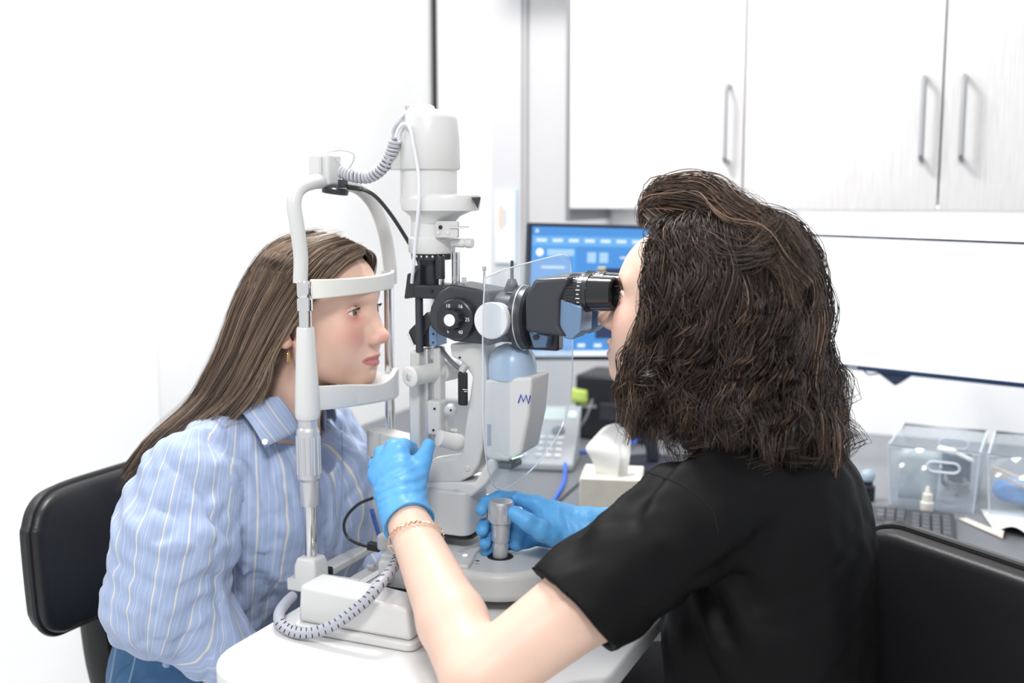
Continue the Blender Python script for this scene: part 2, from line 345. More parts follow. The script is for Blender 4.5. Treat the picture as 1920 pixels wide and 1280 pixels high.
# lamp house and illumination tower (Y = 0)
tw = A(815, 475, 0); LX = .142
Z = lambda py: zy(806, py, 0)
lh = MB(); lh.lathe((LX, 0, 0), (0, 0, 1), [(Z(320), .0415), (Z(318), .0455), (Z(316), .047), (Z(260), .0462), (Z(224), .0435), (Z(214), .0405), (Z(209), .0345), (Z(206), .026)], 48)
lamp = lh.build('lamp_house', WHITE, SL, angle=50)
MB().lathe((LX-.012, 0, 0), (0, 0, 1), [(Z(209), .022), (Z(199), .020), (Z(196), .015)], 32).build('vent_cap', WHITE, lamp)
g = MB()
for k in range(5): g.box((LX-.026+.004*k-.004, -.0135-.0012*k, Z(202)), (.0016, .004, .006))
g.build('vent_slot', GREYW, lamp)
MB().box((LX-.034, -.036, Z(300)), (.020, .012, .030), rz=math.radians(42)).build('side_plate', GREYW, lamp, bevel=.002)
m = MB(); m.lathe((LX, 0, 0), (0, 0, 1), [(Z(372), .0425), (Z(319), .0425)], 48); m.build('lamp_neck', WHITE, SL)
fx = .1608
# flange: round disc stretched towards the microscope
def ell(z, rx, ry, x0): return [(x0+rx*math.cos(a), ry*math.sin(a), z) for a in np.linspace(0, 2*math.pi, 48, endpoint=False)]
fl = MB(); R = [ell(Z(418), .032, .031, LX+.006), ell(Z(405), .038, .036, LX+.010), ell(Z(396), .052, .042, .156), ell(Z(394), .060, .047, fx), ell(Z(374), .0635, .048, fx), ell(Z(366), .062, .046, fx), ell(Z(363), .055, .043, fx-.004)]
n = 48; fl.add(np.array(R).reshape(-1, 3), [(n*k+i, n*k+(i+1) % n, n*k+n+(i+1) % n, n*k+n+i) for k in range(len(R)-1) for i in range(n)] + [tuple(range(n-1, -1, -1)), tuple(n*(len(R)-1)+i for i in range(n))])
flg = fl.build('filter_flange', WHITE, SL, angle=30)
p = A(889, 381, -.018); MB().prism([(p.x-.005, p.y, p.z+.009), (p.x+.007, p.y+.008, p.z+.009), (p.x+.003, p.y+.006, p.z-.008)], (.003, -.006, 0)).build('filter_lever', DGREY, flg, bevel=.0008)
m = MB(); m.lathe((LX+.004, 0, 0), (0, 0, 1), [(Z(474), .0335), (Z(470), .0352), (Z(447), .035), (Z(443), .031), (Z(416), .031)], 44); up = m.build('slit_barrel', WHITE, SL, angle=35)
p = A(838, 430, -.031); MB().prism([(p.x-.017+x_, p.y-.0015, p.z+z_) for x_, z_ in [(a+.017, b) for a, b in rrect(.036, .024, .003, 3)]], (0, .006, 0)).build('slot_plate', GREYW, up, bevel=.0006)
q = A(826, 426, -.033); MB().cyl((q.x, -.034, q.z), (q.x, -.0325, q.z), .003, n=14).build('slot_hole', RUBBER, up)
for px in (822, 840): q = A(px, 436, -.033); MB().cyl((q.x, -.034, q.z), (q.x, -.032, q.z), .0024, n=12).build('screw', WHITE, up)
q0, q1 = A(842, 426, -.034), A(880, 426, -.034); MB().cyl(q0, q1, .0013, n=8).build('slit_lever', CHROME, up)
q0, q1 = A(848, 455, -.012), A(886, 456, -.012); kn = MB(); kn.lathe(q0, q1-q0, [(0, .0058), (.003, .0066), (.019, .0066), (.021, .0055), (.024, .0072), ((q1-q0).length, .0068)], 20); kn.build('aperture_knob', WHITE, up)
# black lower tower
bk = MB(); bk.lathe((LX+.001, .004, 0), (0, 0, 1), [(Z(558), .0195), (Z(486), .0195), (Z(486), .030), (Z(474), .030)], 36); tower = bk.build('slit_tower', BLACK, SL)
g = MB()
for k in range(9): a = math.radians(205+k*16); g.cyl((LX+.001+.0298*math.cos(a), .004+.0298*math.sin(a), Z(479)), (LX+.001+.031*math.cos(a), .004+.031*math.sin(a), Z(479)), .0018, n=8)
g.build('dial_mark', CHROME, tower)
q = A(825, 500, -.018); MB().cyl((q.x, q.y, Z(520)), (q.x, q.y, Z(478)), .0075, n=20, bev=.0008).build('side_barrel', BLACK, tower)
MB().cyl((q.x, q.y, Z(545)), (q.x, q.y, Z(520)), .0028, n=12).build('centering_pin', CHROME, tower)
for px in (851, 859): q = A(px, 500, .012); MB().cyl((q.x, q.y, Z(545)), (q.x, q.y, Z(472)), .0033, n=14).build('steel_post', CHROME, SL)
q = A(786, 580, -.02); MB().lathe((q.x, q.y, 0), (0, 0, 1), [(zy(786, 659, -.02), .0060), (zy(786, 498, -.02), .0060)], 20).build('guide_rod', DGREY, SL)
c0 = A(770, 515, -.012)
cl = MB(); cl.prism([A(757, 560, -.03), A(762, 560, -.03), A(787, 556, -.03), A(787, 497, -.03), A(776, 510, -.03), A(763, 513, -.03)], (0, .026, 0)); cl.build('lamp_socket', BLACK, SL, bevel=.002)
cb = MB(); cb.bx(A(775, 546, -.03).x, A(836, 546, -.03).x, -.032, .02, zy(806, 560, -.03), zy(806, 534, -.03)); yk = cb.build('tower_yoke', BLACK, SL, bevel=.003)
q = A(809, 546, -.0325); MB().cyl((q.x, -.034, q.z), (q.x, -.031, q.z), .0028, n=12).build('grub_screw', RUBBER, yk)
# mirror head below
mr = MB(); mr.prism([A(766, 620, -.016), A(800, 585, -.016), A(812, 600, -.016), A(782, 650, -.016)], (0, .034, 0)); mh = mr.build('mirror_holder', BLACK, SL, bevel=.001)
mm = MB(); mm.prism([A(766, 622, -.013), A(763, 628, -.013), A(772, 648, -.013), A(776, 646, -.013)], (0, .028, 0)); mm.build('mirror', mat('mirror_glass', (.9, .9, .9), .03, 1.), mh)
m = MB(); m.bx(A(788, 620, -.01).x, A(806, 620, -.01).x, -.012, .018, zy(800, 648, 0), zy(800, 602, 0)); m.build('prism_block', BLACK, SL, bevel=.001)
m = MB(); m.bx(A(805, 620, -.012).x, A(820, 620, -.012).x, -.014, .02, zy(815, 646, 0), zy(815, 604, 0)); pb = m.build('prism_cover', BLUEB, SL, bevel=.001)
for py in (626, 642): q = A(812, py, -.0145); MB().cyl((q.x, -.0155, q.z), (q.x, -.0135, q.z), .0014, n=10).build('screw', RUBBER, pb)

# lower illumination arm
zb0, zb1 = zy(782, 845, -.012), zy(782, 655, -.012)
a0 = A(780, 750, -.02); m = MB(); m.bx(a0.x-.0105, a0.x+.0075, -.024, .0, zy(780, 842, -.02), zy(780, 700, -.02)); m.bx(a0.x-.008, a0.x+.008, -.024, -.005, zy(780, 700, -.02), zy(780, 658, -.02)); m.build('tower_arm', GREYW, SL, bevel=.003)
a1 = A(805, 740, 0); m = MB(); m.bx(a1.x-.0085, a1.x+.004, -.012, .01, zy(805, 840, 0), zy(805, 652, 0)); m.build('tower_bar', SILVER, SL, bevel=.002)
a2 = A(824, 690, 0); m = MB(); m.bx(a2.x-.008, a2.x+.005, -.008, .012, zy(822, 830, 0), zy(822, 650, 0)); m.build('tower_bar', GREYW, SL, bevel=.003)
k0, k1 = A(772, 706, -.046), A(832, 697, .02)
ax = (k1-k0).normalized(); ax = Vector((.30, .95, .03)).normalized()
m = MB(); m.cyl(k0, k0+ax*.075, .0142, n=32); m.cyl(k0+ax*.06, k0+ax*.09, .0178, n=32, bev=.002); m.build('pivot_barrel', WHITE, SL)
kn = MB(); kn.lathe(k0-ax*.006, ax, [(0, .0125), (.0012, .0150), (.0022, .0158), (.009, .0158), (.011, .0145)], 36); kk = kn.build('tilt_knob', WHITE, SL)
MB().lathe(k0-ax*.0072, ax, [(0, .0045), (.002, .0075), (.003, .0075)], 24).build('knob_centre', SILVER, kk)
b0 = A(815, 782, -.02); m = MB(); m.bx(b0.x-.011, b0.x+.012, -.026, .0, zy(815, 815, -.02), zy(815, 750, -.02)); bl = m.build('slide_block', GREYW, SL, bevel=.004, seg=3)
for px, py in ((815, 766), (813, 806)): q = A(px, py, -.026); MB().cyl((q.x, -.0275, q.z), (q.x, -.0255, q.z), .0018, n=10).build('screw', RUBBER, bl)
k = A(845, 768, -.02); d = Vector((.45, -.85, .05)).normalized(); MB().lathe(k-d*.006, d, [(0, .0085), (.001, .0098), (.010, .0098), (.011, .0085)], 22).build('lock_knob', SILVER, SL)
MB().cyl(k+d*.0045, k+d*.0056, .0018, n=8).build('screw', RUBBER, SL)
m = MB(); m.bx(A(828, 800, 0).x, A(846, 800, 0).x, -.012, .01, zy(835, 820, 0), zy(835, 772, 0)); m.build('angle_scale', SILVER, SL, bevel=.002)
k0, k1 = A(826, 822, -.03), A(842, 836, -.005); dd = Vector((.55, .75, -.3)).normalized()
MB().lathe(k0, dd, [(-.004, .010), (-.003, .0125), (.020, .0125), (.022, .0135), (.034, .0135), (.036, .012)], 28).build('slit_width_knob', WHITE, SL)
MB().tube([A(836, 812, 0), A(846, 806, 0), A(858, 808, 0)], .0035, 8).build('latch_lever', WHITE, SL)
# round pivot post and horizontal link beside the head rest
q = A(712, 850, .05); px_ = q.x
MB().lathe((px_, .05, 0), (0, 0, 1), [(zy(712, 1010, .05), .015), (zy(712, 852, .05), .015), (zy(712, 851, .05), .0205), (zy(712, 808, .05), .0205), (zy(712, 806, .05), .019)], 32).build('pivot_post', GREYW, SL)
m = MB(); q0 = A(722, 828, .03); q1 = A(786, 832, .0); m.prism([(q0.x, .012, zy(722, 851, .03)), (q1.x, -.012, zy(722, 851, .03)), (q1.x, .02, zy(722, 851, .03)), (q0.x, .055, zy(722, 851, .03))], (0, 0, zy(722, 808, .03)-zy(722, 851, .03))); m.build('pivot_link', WHITE, SL, bevel=.003)

# microscope arm (L shaped)
def PP(pts, Y): return [A(px, py, Y) for px, py in pts]
arm = MB(); arm.prism(PP([(843, 645), (905, 640), (912, 700), (905, 840), (898, 870), (884, 892), (862, 904), (800, 906), (797, 866), (855, 858), (868, 848), (872, 800), (886, 706), (868, 680), (846, 668)], -.022), (0, .044, 0)); arm_o = arm.build('microscope_arm', GREYW, SL, bevel=.003, seg=3)
q = A(876, 878, -.0225); MB().lathe((q.x, -.0235, q.z), (0, 1, 0), [(0, .0035), (.001, .0045), (.002, .0045)], 14).build('screw', GREYW, arm_o)
q = A(862, 670, -.0225); MB().cyl((q.x, -.0235, q.z), (q.x, -.02, q.z), .0017, n=10).build('screw', RUBBER, arm_o)
m = MB(); m.prism(PP([(890, 905), (916, 860), (926, 862), (930, 880), (912, 908), (880, 935), (792, 935), (792, 905)], -.03), (0, .075, 0)); m.build('swing_arm', WHITE, SL, bevel=.004, seg=3)
# pedestal block
p0, p1 = A(795, 1000, -.04), A(877, 1000, -.04)
zz0, zz1 = zy(836, 1003, -.04), zy(836, 921, -.04)
poly = [((p0.x+p1.x)/2+x, .0+y, zz0) for x, y in rrect(p1.x-p0.x, .080, .016)]
ped = MB(); ped.prism(poly, (0, 0, zz1-zz0)); pd = ped.build('pedestal', GREYW, SL, bevel=.003, seg=3)
MB().prism([(x*1.0, y, z) for x, y, z in [((p0.x+p1.x)/2+a*1.06, b, zz0-.004) for a, b in rrect(p1.x-p0.x, .08, .016)]], (0, 0, .0035)).build('pedestal_gasket', RUBBER, pd)
MB().lathe(((p0.x+p1.x)/2+.014, -.004, zz1), (0, 0, 1), [(0, .026), (.001, .027), (.003, .0265)], 32).build('pivot_cap', GREYW, pd)
# carriage with joystick
CX0, CX1, CY0, CY1 = .106, .352, -.112, .105; CZ = TZ+.016; CT = zy(938, 1043, -.03)
JX = A(938, 1043, -.03).x; JY = -.03
out = [(CX0, CY1), (CX0, CY0)] + [(JX-.02, CY0)] + [(JX+.000+.085*math.sin(a), -.022-.090*math.cos(a)) for a in np.linspace(.15, 2.2, 12)] + [(JX+.03, CY1-.02), (JX-.02, CY1)]
ca = MB(); ca.prism([(x, y, CZ) for x, y in out], (0, 0, CT-CZ)); car = ca.build('carriage', GREYW, SL, bevel=.010, seg=4)
rz_ = MB(); xr = JX-.022
rp = [(CX0+.004, CY1-.01), (CX0+.004, CY0+.006), (xr-.012, CY0+.006), (xr+.004, CY0+.010), (xr-.002, CY0+.04), (xr-.016, -.03), (xr-.012, .0), (xr+.0, .04), (xr+.004, CY1-.012)]
rz_.prism([(x, y, CT-.006) for x, y in rp], (0, 0, .0125)); rs = rz_.build('raised_deck', GREYW, SL, bevel=.004, seg=3)
arc = [(xr-.028-.013*math.cos(a)*0+x, y, CT+.0068) for x, y in [(-.012, -.055), (-.008, -.03), (.004, .0), (.02, .022)] for a in (0,)]
mm = MB(); mm.tube(spline([(xr-.034, -.055, CT+.0055), (xr-.031, -.035, CT+.0055), (xr-.022, -.012, CT+.0055), (xr-.008, .008, CT+.0055)], 6), .0075, 12, flat=.22); mm.build('deck_recess', mat('recess_grey', (.42, .43, .46), .45), rs)
q = at(872, 1043, Z=CT+.0065); l_ = MB(); l_.cyl(q, q+Vector((0, 0, .0016)), .0052, n=20); l_.build('power_button', SILVER, rs)
MB().cyl(q+Vector((0, 0, .0016)), q+Vector((0, 0, .0022)), .0038, n=18).build('power_light', mat('button_light', (.72, .78, 1), .3, emit=2.5), rs)
q = at(895, 1051, Z=CT+.0065); MB().box(q, (.006, .003, .0008)).build('deck_mark', DGREY, rs)
m = MB(); m.lathe((JX, JY, CT-.002), (0, 0, 1), [(0, .0195), (.0028, .0195)], 32); m.build('joystick_well', RUBBER, SL)
jt = zy(940, 938, JY)
H = jt-CT; jk = MB(); jk.lathe((JX, JY, CT), (.02, 0, 1), [(0, .0115), (H*.12, .0115), (H*.2, .0128), (H*.26, .0118), (H*.30, .0135), (H*.62, .0150), (H*.63, .0178), (H*.66, .0186), (H*.96, .0186), (H*.99, .0175), (H, .0160)], 36)
jy = jk.build('joystick', SILVER, SL, angle=25)
g = MB()
for k in range(18):
    a = k*2*math.pi/18; x, y = JX+H*.016+.0184*math.cos(a), JY+.0184*math.sin(a); g.cyl((x-.0006, y, CT+H*.67), (x+.0003, y, CT+H*.95), .0011, n=6)
g.build('grip_rib', SILVER, jy)
m = MB(); xl = CX0; m.bx(.094, .116, -.06, .085, TZ+.018, CT+.004); m.build('end_plate', WHITE, SL, bevel=.003)
m = MB(); m.bx(.118, .150, .03, .07, CT, CT+.045); m.build('cable_hub', GREYW, SL, bevel=.008, seg=3)

# microscope body
ky = -.046
body = MB(); yc = A(880, 590, 0)
side = PP([(803, 600), (806, 575), (822, 545), (842, 532), (890, 541), (918, 546), (918, 650), (905, 646), (850, 640), (822, 628), (808, 615)], -.036)
body.prism(side, (0, .072, 0)); mb_ = body.build('microscope_body', DGREY, SL, bevel=.005, seg=3)
dk = A(852, 598, -.05); dr = MB(); dr.lathe((dk.x, -.036, dk.z), (0, -1, 0), [(0, .0305), (.010, .0305), (.0135, .0292), (.0145, .0275)], 48); drum = dr.build('magnification_drum', BLACK, SL, angle=25)
kz = MB(); kz.lathe((dk.x, -.050, dk.z), (0, -1, 0), [(0, .0145), (.014, .0140), (.0155, .0125)], 32); knob = kz.build('magnification_knob', BLACK, drum)
g = MB()
for k in range(10):
    a = k*2*math.pi/10; g.box((dk.x+.0142*math.cos(a), -.057, dk.z+.0142*math.sin(a)), (.003, .013, .003), ry=-a)
g.build('grip_rib', BLACK, knob)
MB().cyl((dk.x, -.0652, dk.z), (dk.x, -.0666, dk.z), .0088, n=28).build('knob_cap', mat('cap_white', (.8, .8, .84), .35), knob)
INK = mat('white_print', (.85, .85, .85), .5)
for s_, a in (('10', 118), ('16', 62), ('25', 0), ('40', -62), ('6', -118)):
    text(s_, .0075, frame((dk.x+.0212*math.cos(math.radians(a)), -.0507, dk.z+.0212*math.sin(math.radians(a))), (1, 0, 0), (0, 0, 1)), INK, 'number', drum)
# top plate with screws
m = MB(); m.bx(A(840, 538, 0).x, A(886, 538, 0).x, -.022, .03, zy(862, 546, 0), zy(862, 532, 0)); m.build('top_plate', BLACK, SL, bevel=.002)
for px, py in ((852, 535), (868, 527), (872, 527)):
    q = A(px, py, -.01); MB().cyl((q.x, q.y, q.z-.006), (q.x, q.y, q.z+.006), .0018, n=10).build('screw', CHROME, SL)
# tube and rings along +X
t0 = A(905, 594, 0); axd = Vector((1, 0, .03)).normalized(); TL = .085
tb = MB(); tb.lathe(t0, axd, [(-.02, .040), (.002, .040), (.004, .0375), (.010, .0375), (.012, .0385), (.020, .0385), (.021, .0365), (.058, .0365)], 48); tb.build('scope_tube', DGREY, SL, angle=25)
rg = MB(); rg.lathe(t0+axd*.058, axd, [(0, .0405), (.002, .0465), (.010, .0475), (.012, .0465), (.020, .046), (.023, .042)], 48); rng = rg.build('shield_ring', DGREY, SL, angle=25)
MB().lathe(t0+axd*.0675, axd, [(0, .0478), (.0018, .0478)], 48).build('ring_line', SILVER, rng)
dk2 = A(925, 600, -.05); c_ = MB(); c_.lathe((dk2.x, -.034, dk2.z), (0, -1, 0), [(0, .0245), (.020, .0265), (.024, .0265), (.0255, .0255)], 40); c_.build('side_knob', mat('knob_light_grey', (.70, .70, .72), .4), SL)
q = A(960, 530, -.0); c_ = MB(); c_.lathe((q.x, 0, zy(960, 546, 0)), (0, 0, 1), [(0, .0115), (.004, .0115), (.018, .006), (.019, .0028), (.045, .0022)], 20); c_.build('filter_lever', DGREY, SL)
q = A(908, 520, -.0); c_ = MB(); c_.lathe((q.x, 0, zy(908, 545, 0)), (0, 0, 1), [(0, .002), (.03, .0018), (.031, .003), (.036, .003)], 10); c_.build('shield_pin', SILVER, SL)
# binocular head: two prism housings
bx0 = t0+axd*.080
for s in (-1, 1):
    yo = s*.034
    def Q(px, py): return A(px, py, -.060)
    pts = PP([(985, 556), (1002, 522), (1070, 519), (1050, 560), (1048, 612), (1062, 632), (985, 622)], -.062)
    hb = MB(); hb.prism([(v.x, (-.064 if s < 0 else .008), v.z) for v in pts], (0, .056, 0)); hb.build('prism_housing', DGREY, SL, bevel=.006, seg=3)
    pc = [(v.x, 0, v.z) for v in PP([(1046, 558), (1078, 570), (1092, 575), (1090, 622), (1074, 636), (1060, 634), (1047, 612)], -.055)]
    hb = MB(); hb.prism([(x, (-.058 if s < 0 else .012), z) for x, y, z in pc], (0, .046, 0)); hb.build('prism_plate', BLUEB if s < 0 else BLUEB, SL, bevel=.0015)
    ec = A(1060, 549, -.036); ey = s*.033; ea = Vector((1, 0, .012)).normalized(); e0 = Vector((ec.x, ey, ec.z))
    ep = MB(); ep.lathe(e0, ea, [(-.012, .0235), (.006, .0240), (.007, .0262), (.022, .0262), (.0225, .0255), (.030, .0255), (.031, .0262), (.037, .0262)], 48); eo = ep.build('eyepiece', BLACK, SL, angle=25)
    rb = MB()
    for k in range(36):
        a = k*2*math.pi/36; rb.cyl(e0+Vector((.009, .0262*math.cos(a), .0262*math.sin(a))), e0+Vector((.020, .0262*math.cos(a), .0262*math.sin(a))), .0011, n=5)
    rb.build('grip_rib', BLACK, eo)
    sc = MB()
    for k in range(16):
        a = math.radians(100+k*13); L_ = .006 if k % 2 else .0035
        sc.box(e0+Vector((.0262, .0257*math.cos(a), .0257*math.sin(a))), (L_, .0006, .0012), rx=a)
    sc.build('diopter_mark', INK, eo)
    MB().lathe(e0, ea, [(.037, .0248), (.064, .0240), (.070, .0238), (.072, .0225), (.072, .0185), (.066, .0175), (.060, .0165)], 48, caps=False).build('eyecup', mat('glossy_black', (.012, .012, .014), .12, spec=.7), eo, angle=25)
    MB().lathe(e0, ea, [(.0600, .0168), (.0625, .012), (.0632, .0001)], 32).build('lens', mat('coated_lens', (.10, .03, .02), .05, spec=.9, coat=.6), eo)
m = MB(); m.bx(bx0.x-.004, bx0.x+.045, -.012, .012, zy(1020, 655, 0), zy(1020, 560, 0)); m.build('binocular_bridge', DGREY, SL, bevel=.004)
m = MB(); m.prism(PP([(990, 622), (1028, 628), (1024, 652), (1000, 652)], -.03), (0, .05, 0)); bp = m.build('bridge_plate', BLUEB, SL, bevel=.002)
q = A(1005, 632, -.031); MB().cyl((q.x, -.033, q.z), (q.x, -.029, q.z), .0042, n=16).build('screw', DGREY, bp)
# breath shield (clear acrylic, hangs from the ring across the instrument)
SX = t0.x+.055
def S(px, py): return at(px, py, X=SX)
ol = [(908, 520), (955, 502), (1030, 482), (1056, 478), (1066, 488), (1070, 520), (1072, 600), (1072, 690), (1068, 745), (1052, 800), (1022, 850), (985, 890), (950, 914), (934, 916), (922, 905), (912, 870), (905, 800), (904, 700), (904, 600)]
pts = spline([S(*p) for p in ol]+[S(*ol[0])], 4)[:-1]
SHM = bpy.data.materials.new('clear_acrylic'); SHM.use_nodes = True; nt = SHM.node_tree; N = nt.nodes; L = nt.links
for n_ in list(N): N.remove(n_)
out_ = N.new('ShaderNodeOutputMaterial'); tr = N.new('ShaderNodeBsdfTransparent'); gl = N.new('ShaderNodeBsdfGlossy'); df = N.new('ShaderNodeBsdfDiffuse')
tr.inputs[0].default_value = (.965, .985, 1, 1); gl.inputs['Roughness'].default_value = .06; df.inputs[0].default_value = (.85, .92, 1, 1)
m1 = N.new('ShaderNodeMixShader'); m1.inputs[0].default_value = .045; m2 = N.new('ShaderNodeMixShader'); m2.inputs[0].default_value = .13
nzs = N.new('ShaderNodeTexNoise'); nzs.inputs['Scale'].default_value = 9; mrs = N.new('ShaderNodeMapRange'); mrs.inputs[3].default_value = .06; mrs.inputs[4].default_value = .13
L.new(nzs.outputs['Fac'], mrs.inputs[0]); L.new(mrs.outputs[0], m2.inputs[0])
L.new(tr.outputs[0], m1.inputs[1]); L.new(gl.outputs[0], m1.inputs[2]); L.new(m1.outputs[0], m2.inputs[1]); L.new(df.outputs[0], m2.inputs[2]); L.new(m2.outputs[0], out_.inputs[0])
MB().prism([tuple(p) for p in pts], (.0022, 0, 0)).build('breath_shield', SHM, SL)
MB().tube([p+np.array((.0011, 0, 0)) for p in pts], .0011, 6, closed=True).build('shield_edge', mat('acrylic_edge', (.80, .86, .93), .15, trans=.4), SL)
# white electronics module under the scope
c0, c1 = A(910, 780, .02), A(1000, 780, .02)
mo = MB(); ym = .005
mo.prism([(v.x, -.028, v.z) for v in PP([(908, 712), (998, 706), (992, 780), (978, 850), (950, 866), (915, 862), (906, 850), (905, 780)], -.028)], (0, .07, 0)); md = mo.build('light_module', WHITE, SL, bevel=.005, seg=3)
g = MB()
for k in range(12): q = A(917, 796+k*3.4, -.0285); g.box((q.x, -.0285, q.z), (.006, .0012, .0011))
g.build('vent_slot', mat('slot_blue_grey', (.25, .33, .48), .5), md)
q = A(997, 750, .012)
xr_ = A(996, 750, -.0).x
lg = MB(); lz = zy(985, 748, -.0285); lx = A(984, 748, -.0285).x
zig = [(-.010, -.006), (-.006, .006), (-.002, -.004), (.002, .006), (.006, -.006), (.009, .006)]
lg.tube([(lx+x, -.029, lz+z) for x, z in zig], .0011, 6); lg.build('logo_zigzag', mat('logo_blue', (.05, .12, .55), .4), md)
q = A(970, 858, -.0285); MB().box((q.x, -.0288, q.z+.001), (.018, .001, .002), ry=-.4).build('status_light', mat('status_green', (.45, .9, .55), .4, emit=1.2), md)
dm = MB(); q = A(958, 706, .0); dm.lathe((q.x, .005, zy(958, 708, 0)), (0, 0, 1), [(0, .036), (.018, .0365), (.034, .033), (.045, .024), (.05, .012)], 36); dm.build('dome_cover', mat('blue_dome', (.38, .50, .66), .3), SL)
MB().bx(A(935, 872, 0).x, A(970, 872, 0).x, -.02, .02, zy(950, 874, 0), zy(950, 862, 0)).build('module_foot', DGREY, SL, bevel=.003)
# black strap camera grip with cable on the arm
m = MB(); m.bx(A(862, 730, -.02).x, A(880, 730, -.02).x, -.0285, -.0225, zy(870, 760, -.025), zy(870, 697, -.025)); cg = m.build('sensor_grip', RUBBER, SL, bevel=.003)
q = A(871, 690, -.025); MB().cyl((q.x-.004, -.025, q.z-.004), (q.x+.002, -.025, q.z+.006), .006, n=16).build('grip_plug', SILVER, cg)
for k_, (dz_, wd_) in enumerate(((.0015, .008), (-.0015, .005))): q = A(872, 732, -.0288); MB().box((q.x+.001*k_, q.y, q.z+dz_), (wd_, .0004, .0009)).build('print', INK, cg)
MB().tube(spline([A(826, 652, 0), A(838, 668, -.01), A(852, 683, -.02), A(866, 693, -.025)], 6), .0035, 8).build('sensor_cable', mat('cable_dark_grey', (.12, .13, .15), .4), SL)
# sleeved power cable over the cover
pth = spline([A(748, 1040, -.19), A(738, 1062, -.22), A(715, 1092, -.27), A(690, 1122, -.285), A(660, 1148, -.29), A(625, 1172, -.295), A(585, 1186, -.295), A(550, 1184, -.292), A(526, 1168, -.28), A(524, 1148, -.25), A(536, 1130, -.21), A(548, 1118, -.18)], 14)
MB().tube(pth, .0078, 14).build('power_cable', mat('cable_sleeve', (.40, .41, .46), .4), SL)
tk = MB(); T = np.gradient(pth, axis=0); T /= np.linalg.norm(T, axis=1)[:, None]
for i in range(6, 112, 4):
    v_ = np.array(CAM)-pth[i]; v_ -= T[i]*np.dot(v_, T[i]); v_ /= np.linalg.norm(v_); s_ = np.cross(T[i], v_)
    for a in (-.55, .75):
        d_ = v_*math.cos(a)+s_*math.sin(a); e_ = np.cross(T[i], d_)
        p = pth[i]+d_*.0077; mvec = e_*.9+T[i]*.45*np.sign(a)
        tk.tube([p-mvec*.0028, p+mvec*.0028], .0008, 5)
tk.build('cable_dash', RUBBER, SL)
# black plug lead
MB().tube(spline([A(700, 933, -.03), A(672, 945, -.035), A(650, 968, -.04), A(645, 990, -.045), A(655, 1010, -.045), A(680, 1022, -.045), A(698, 1024, -.045)], 8), .0024, 8).build('plug_lead', CBLACK, SL)
q = A(700, 1024, -.045); MB().box((q.x+.002, q.y, q.z), (.022, .012, .013), ry=.05).build('plug', CBLACK, SL, bevel=.002)
m = MB(); q0 = A(708, 1045, -.05); m.bx(q0.x, q0.x+.03, -.055, .02, CT-.01, zy(712, 1000, -.05)); m.build('plug_housing', GREYW, SL, bevel=.006, seg=3)

# loose pen lying behind the base
t = tag(MB().tube([at(697, 955, Y=.02), at(712, 1008, Y=-.0)], .0038, 8).build('pen', mat('pen_blue', (.02, .09, .42), .35)), 'dark blue pen leaning behind the slit lamp base', 'pen')

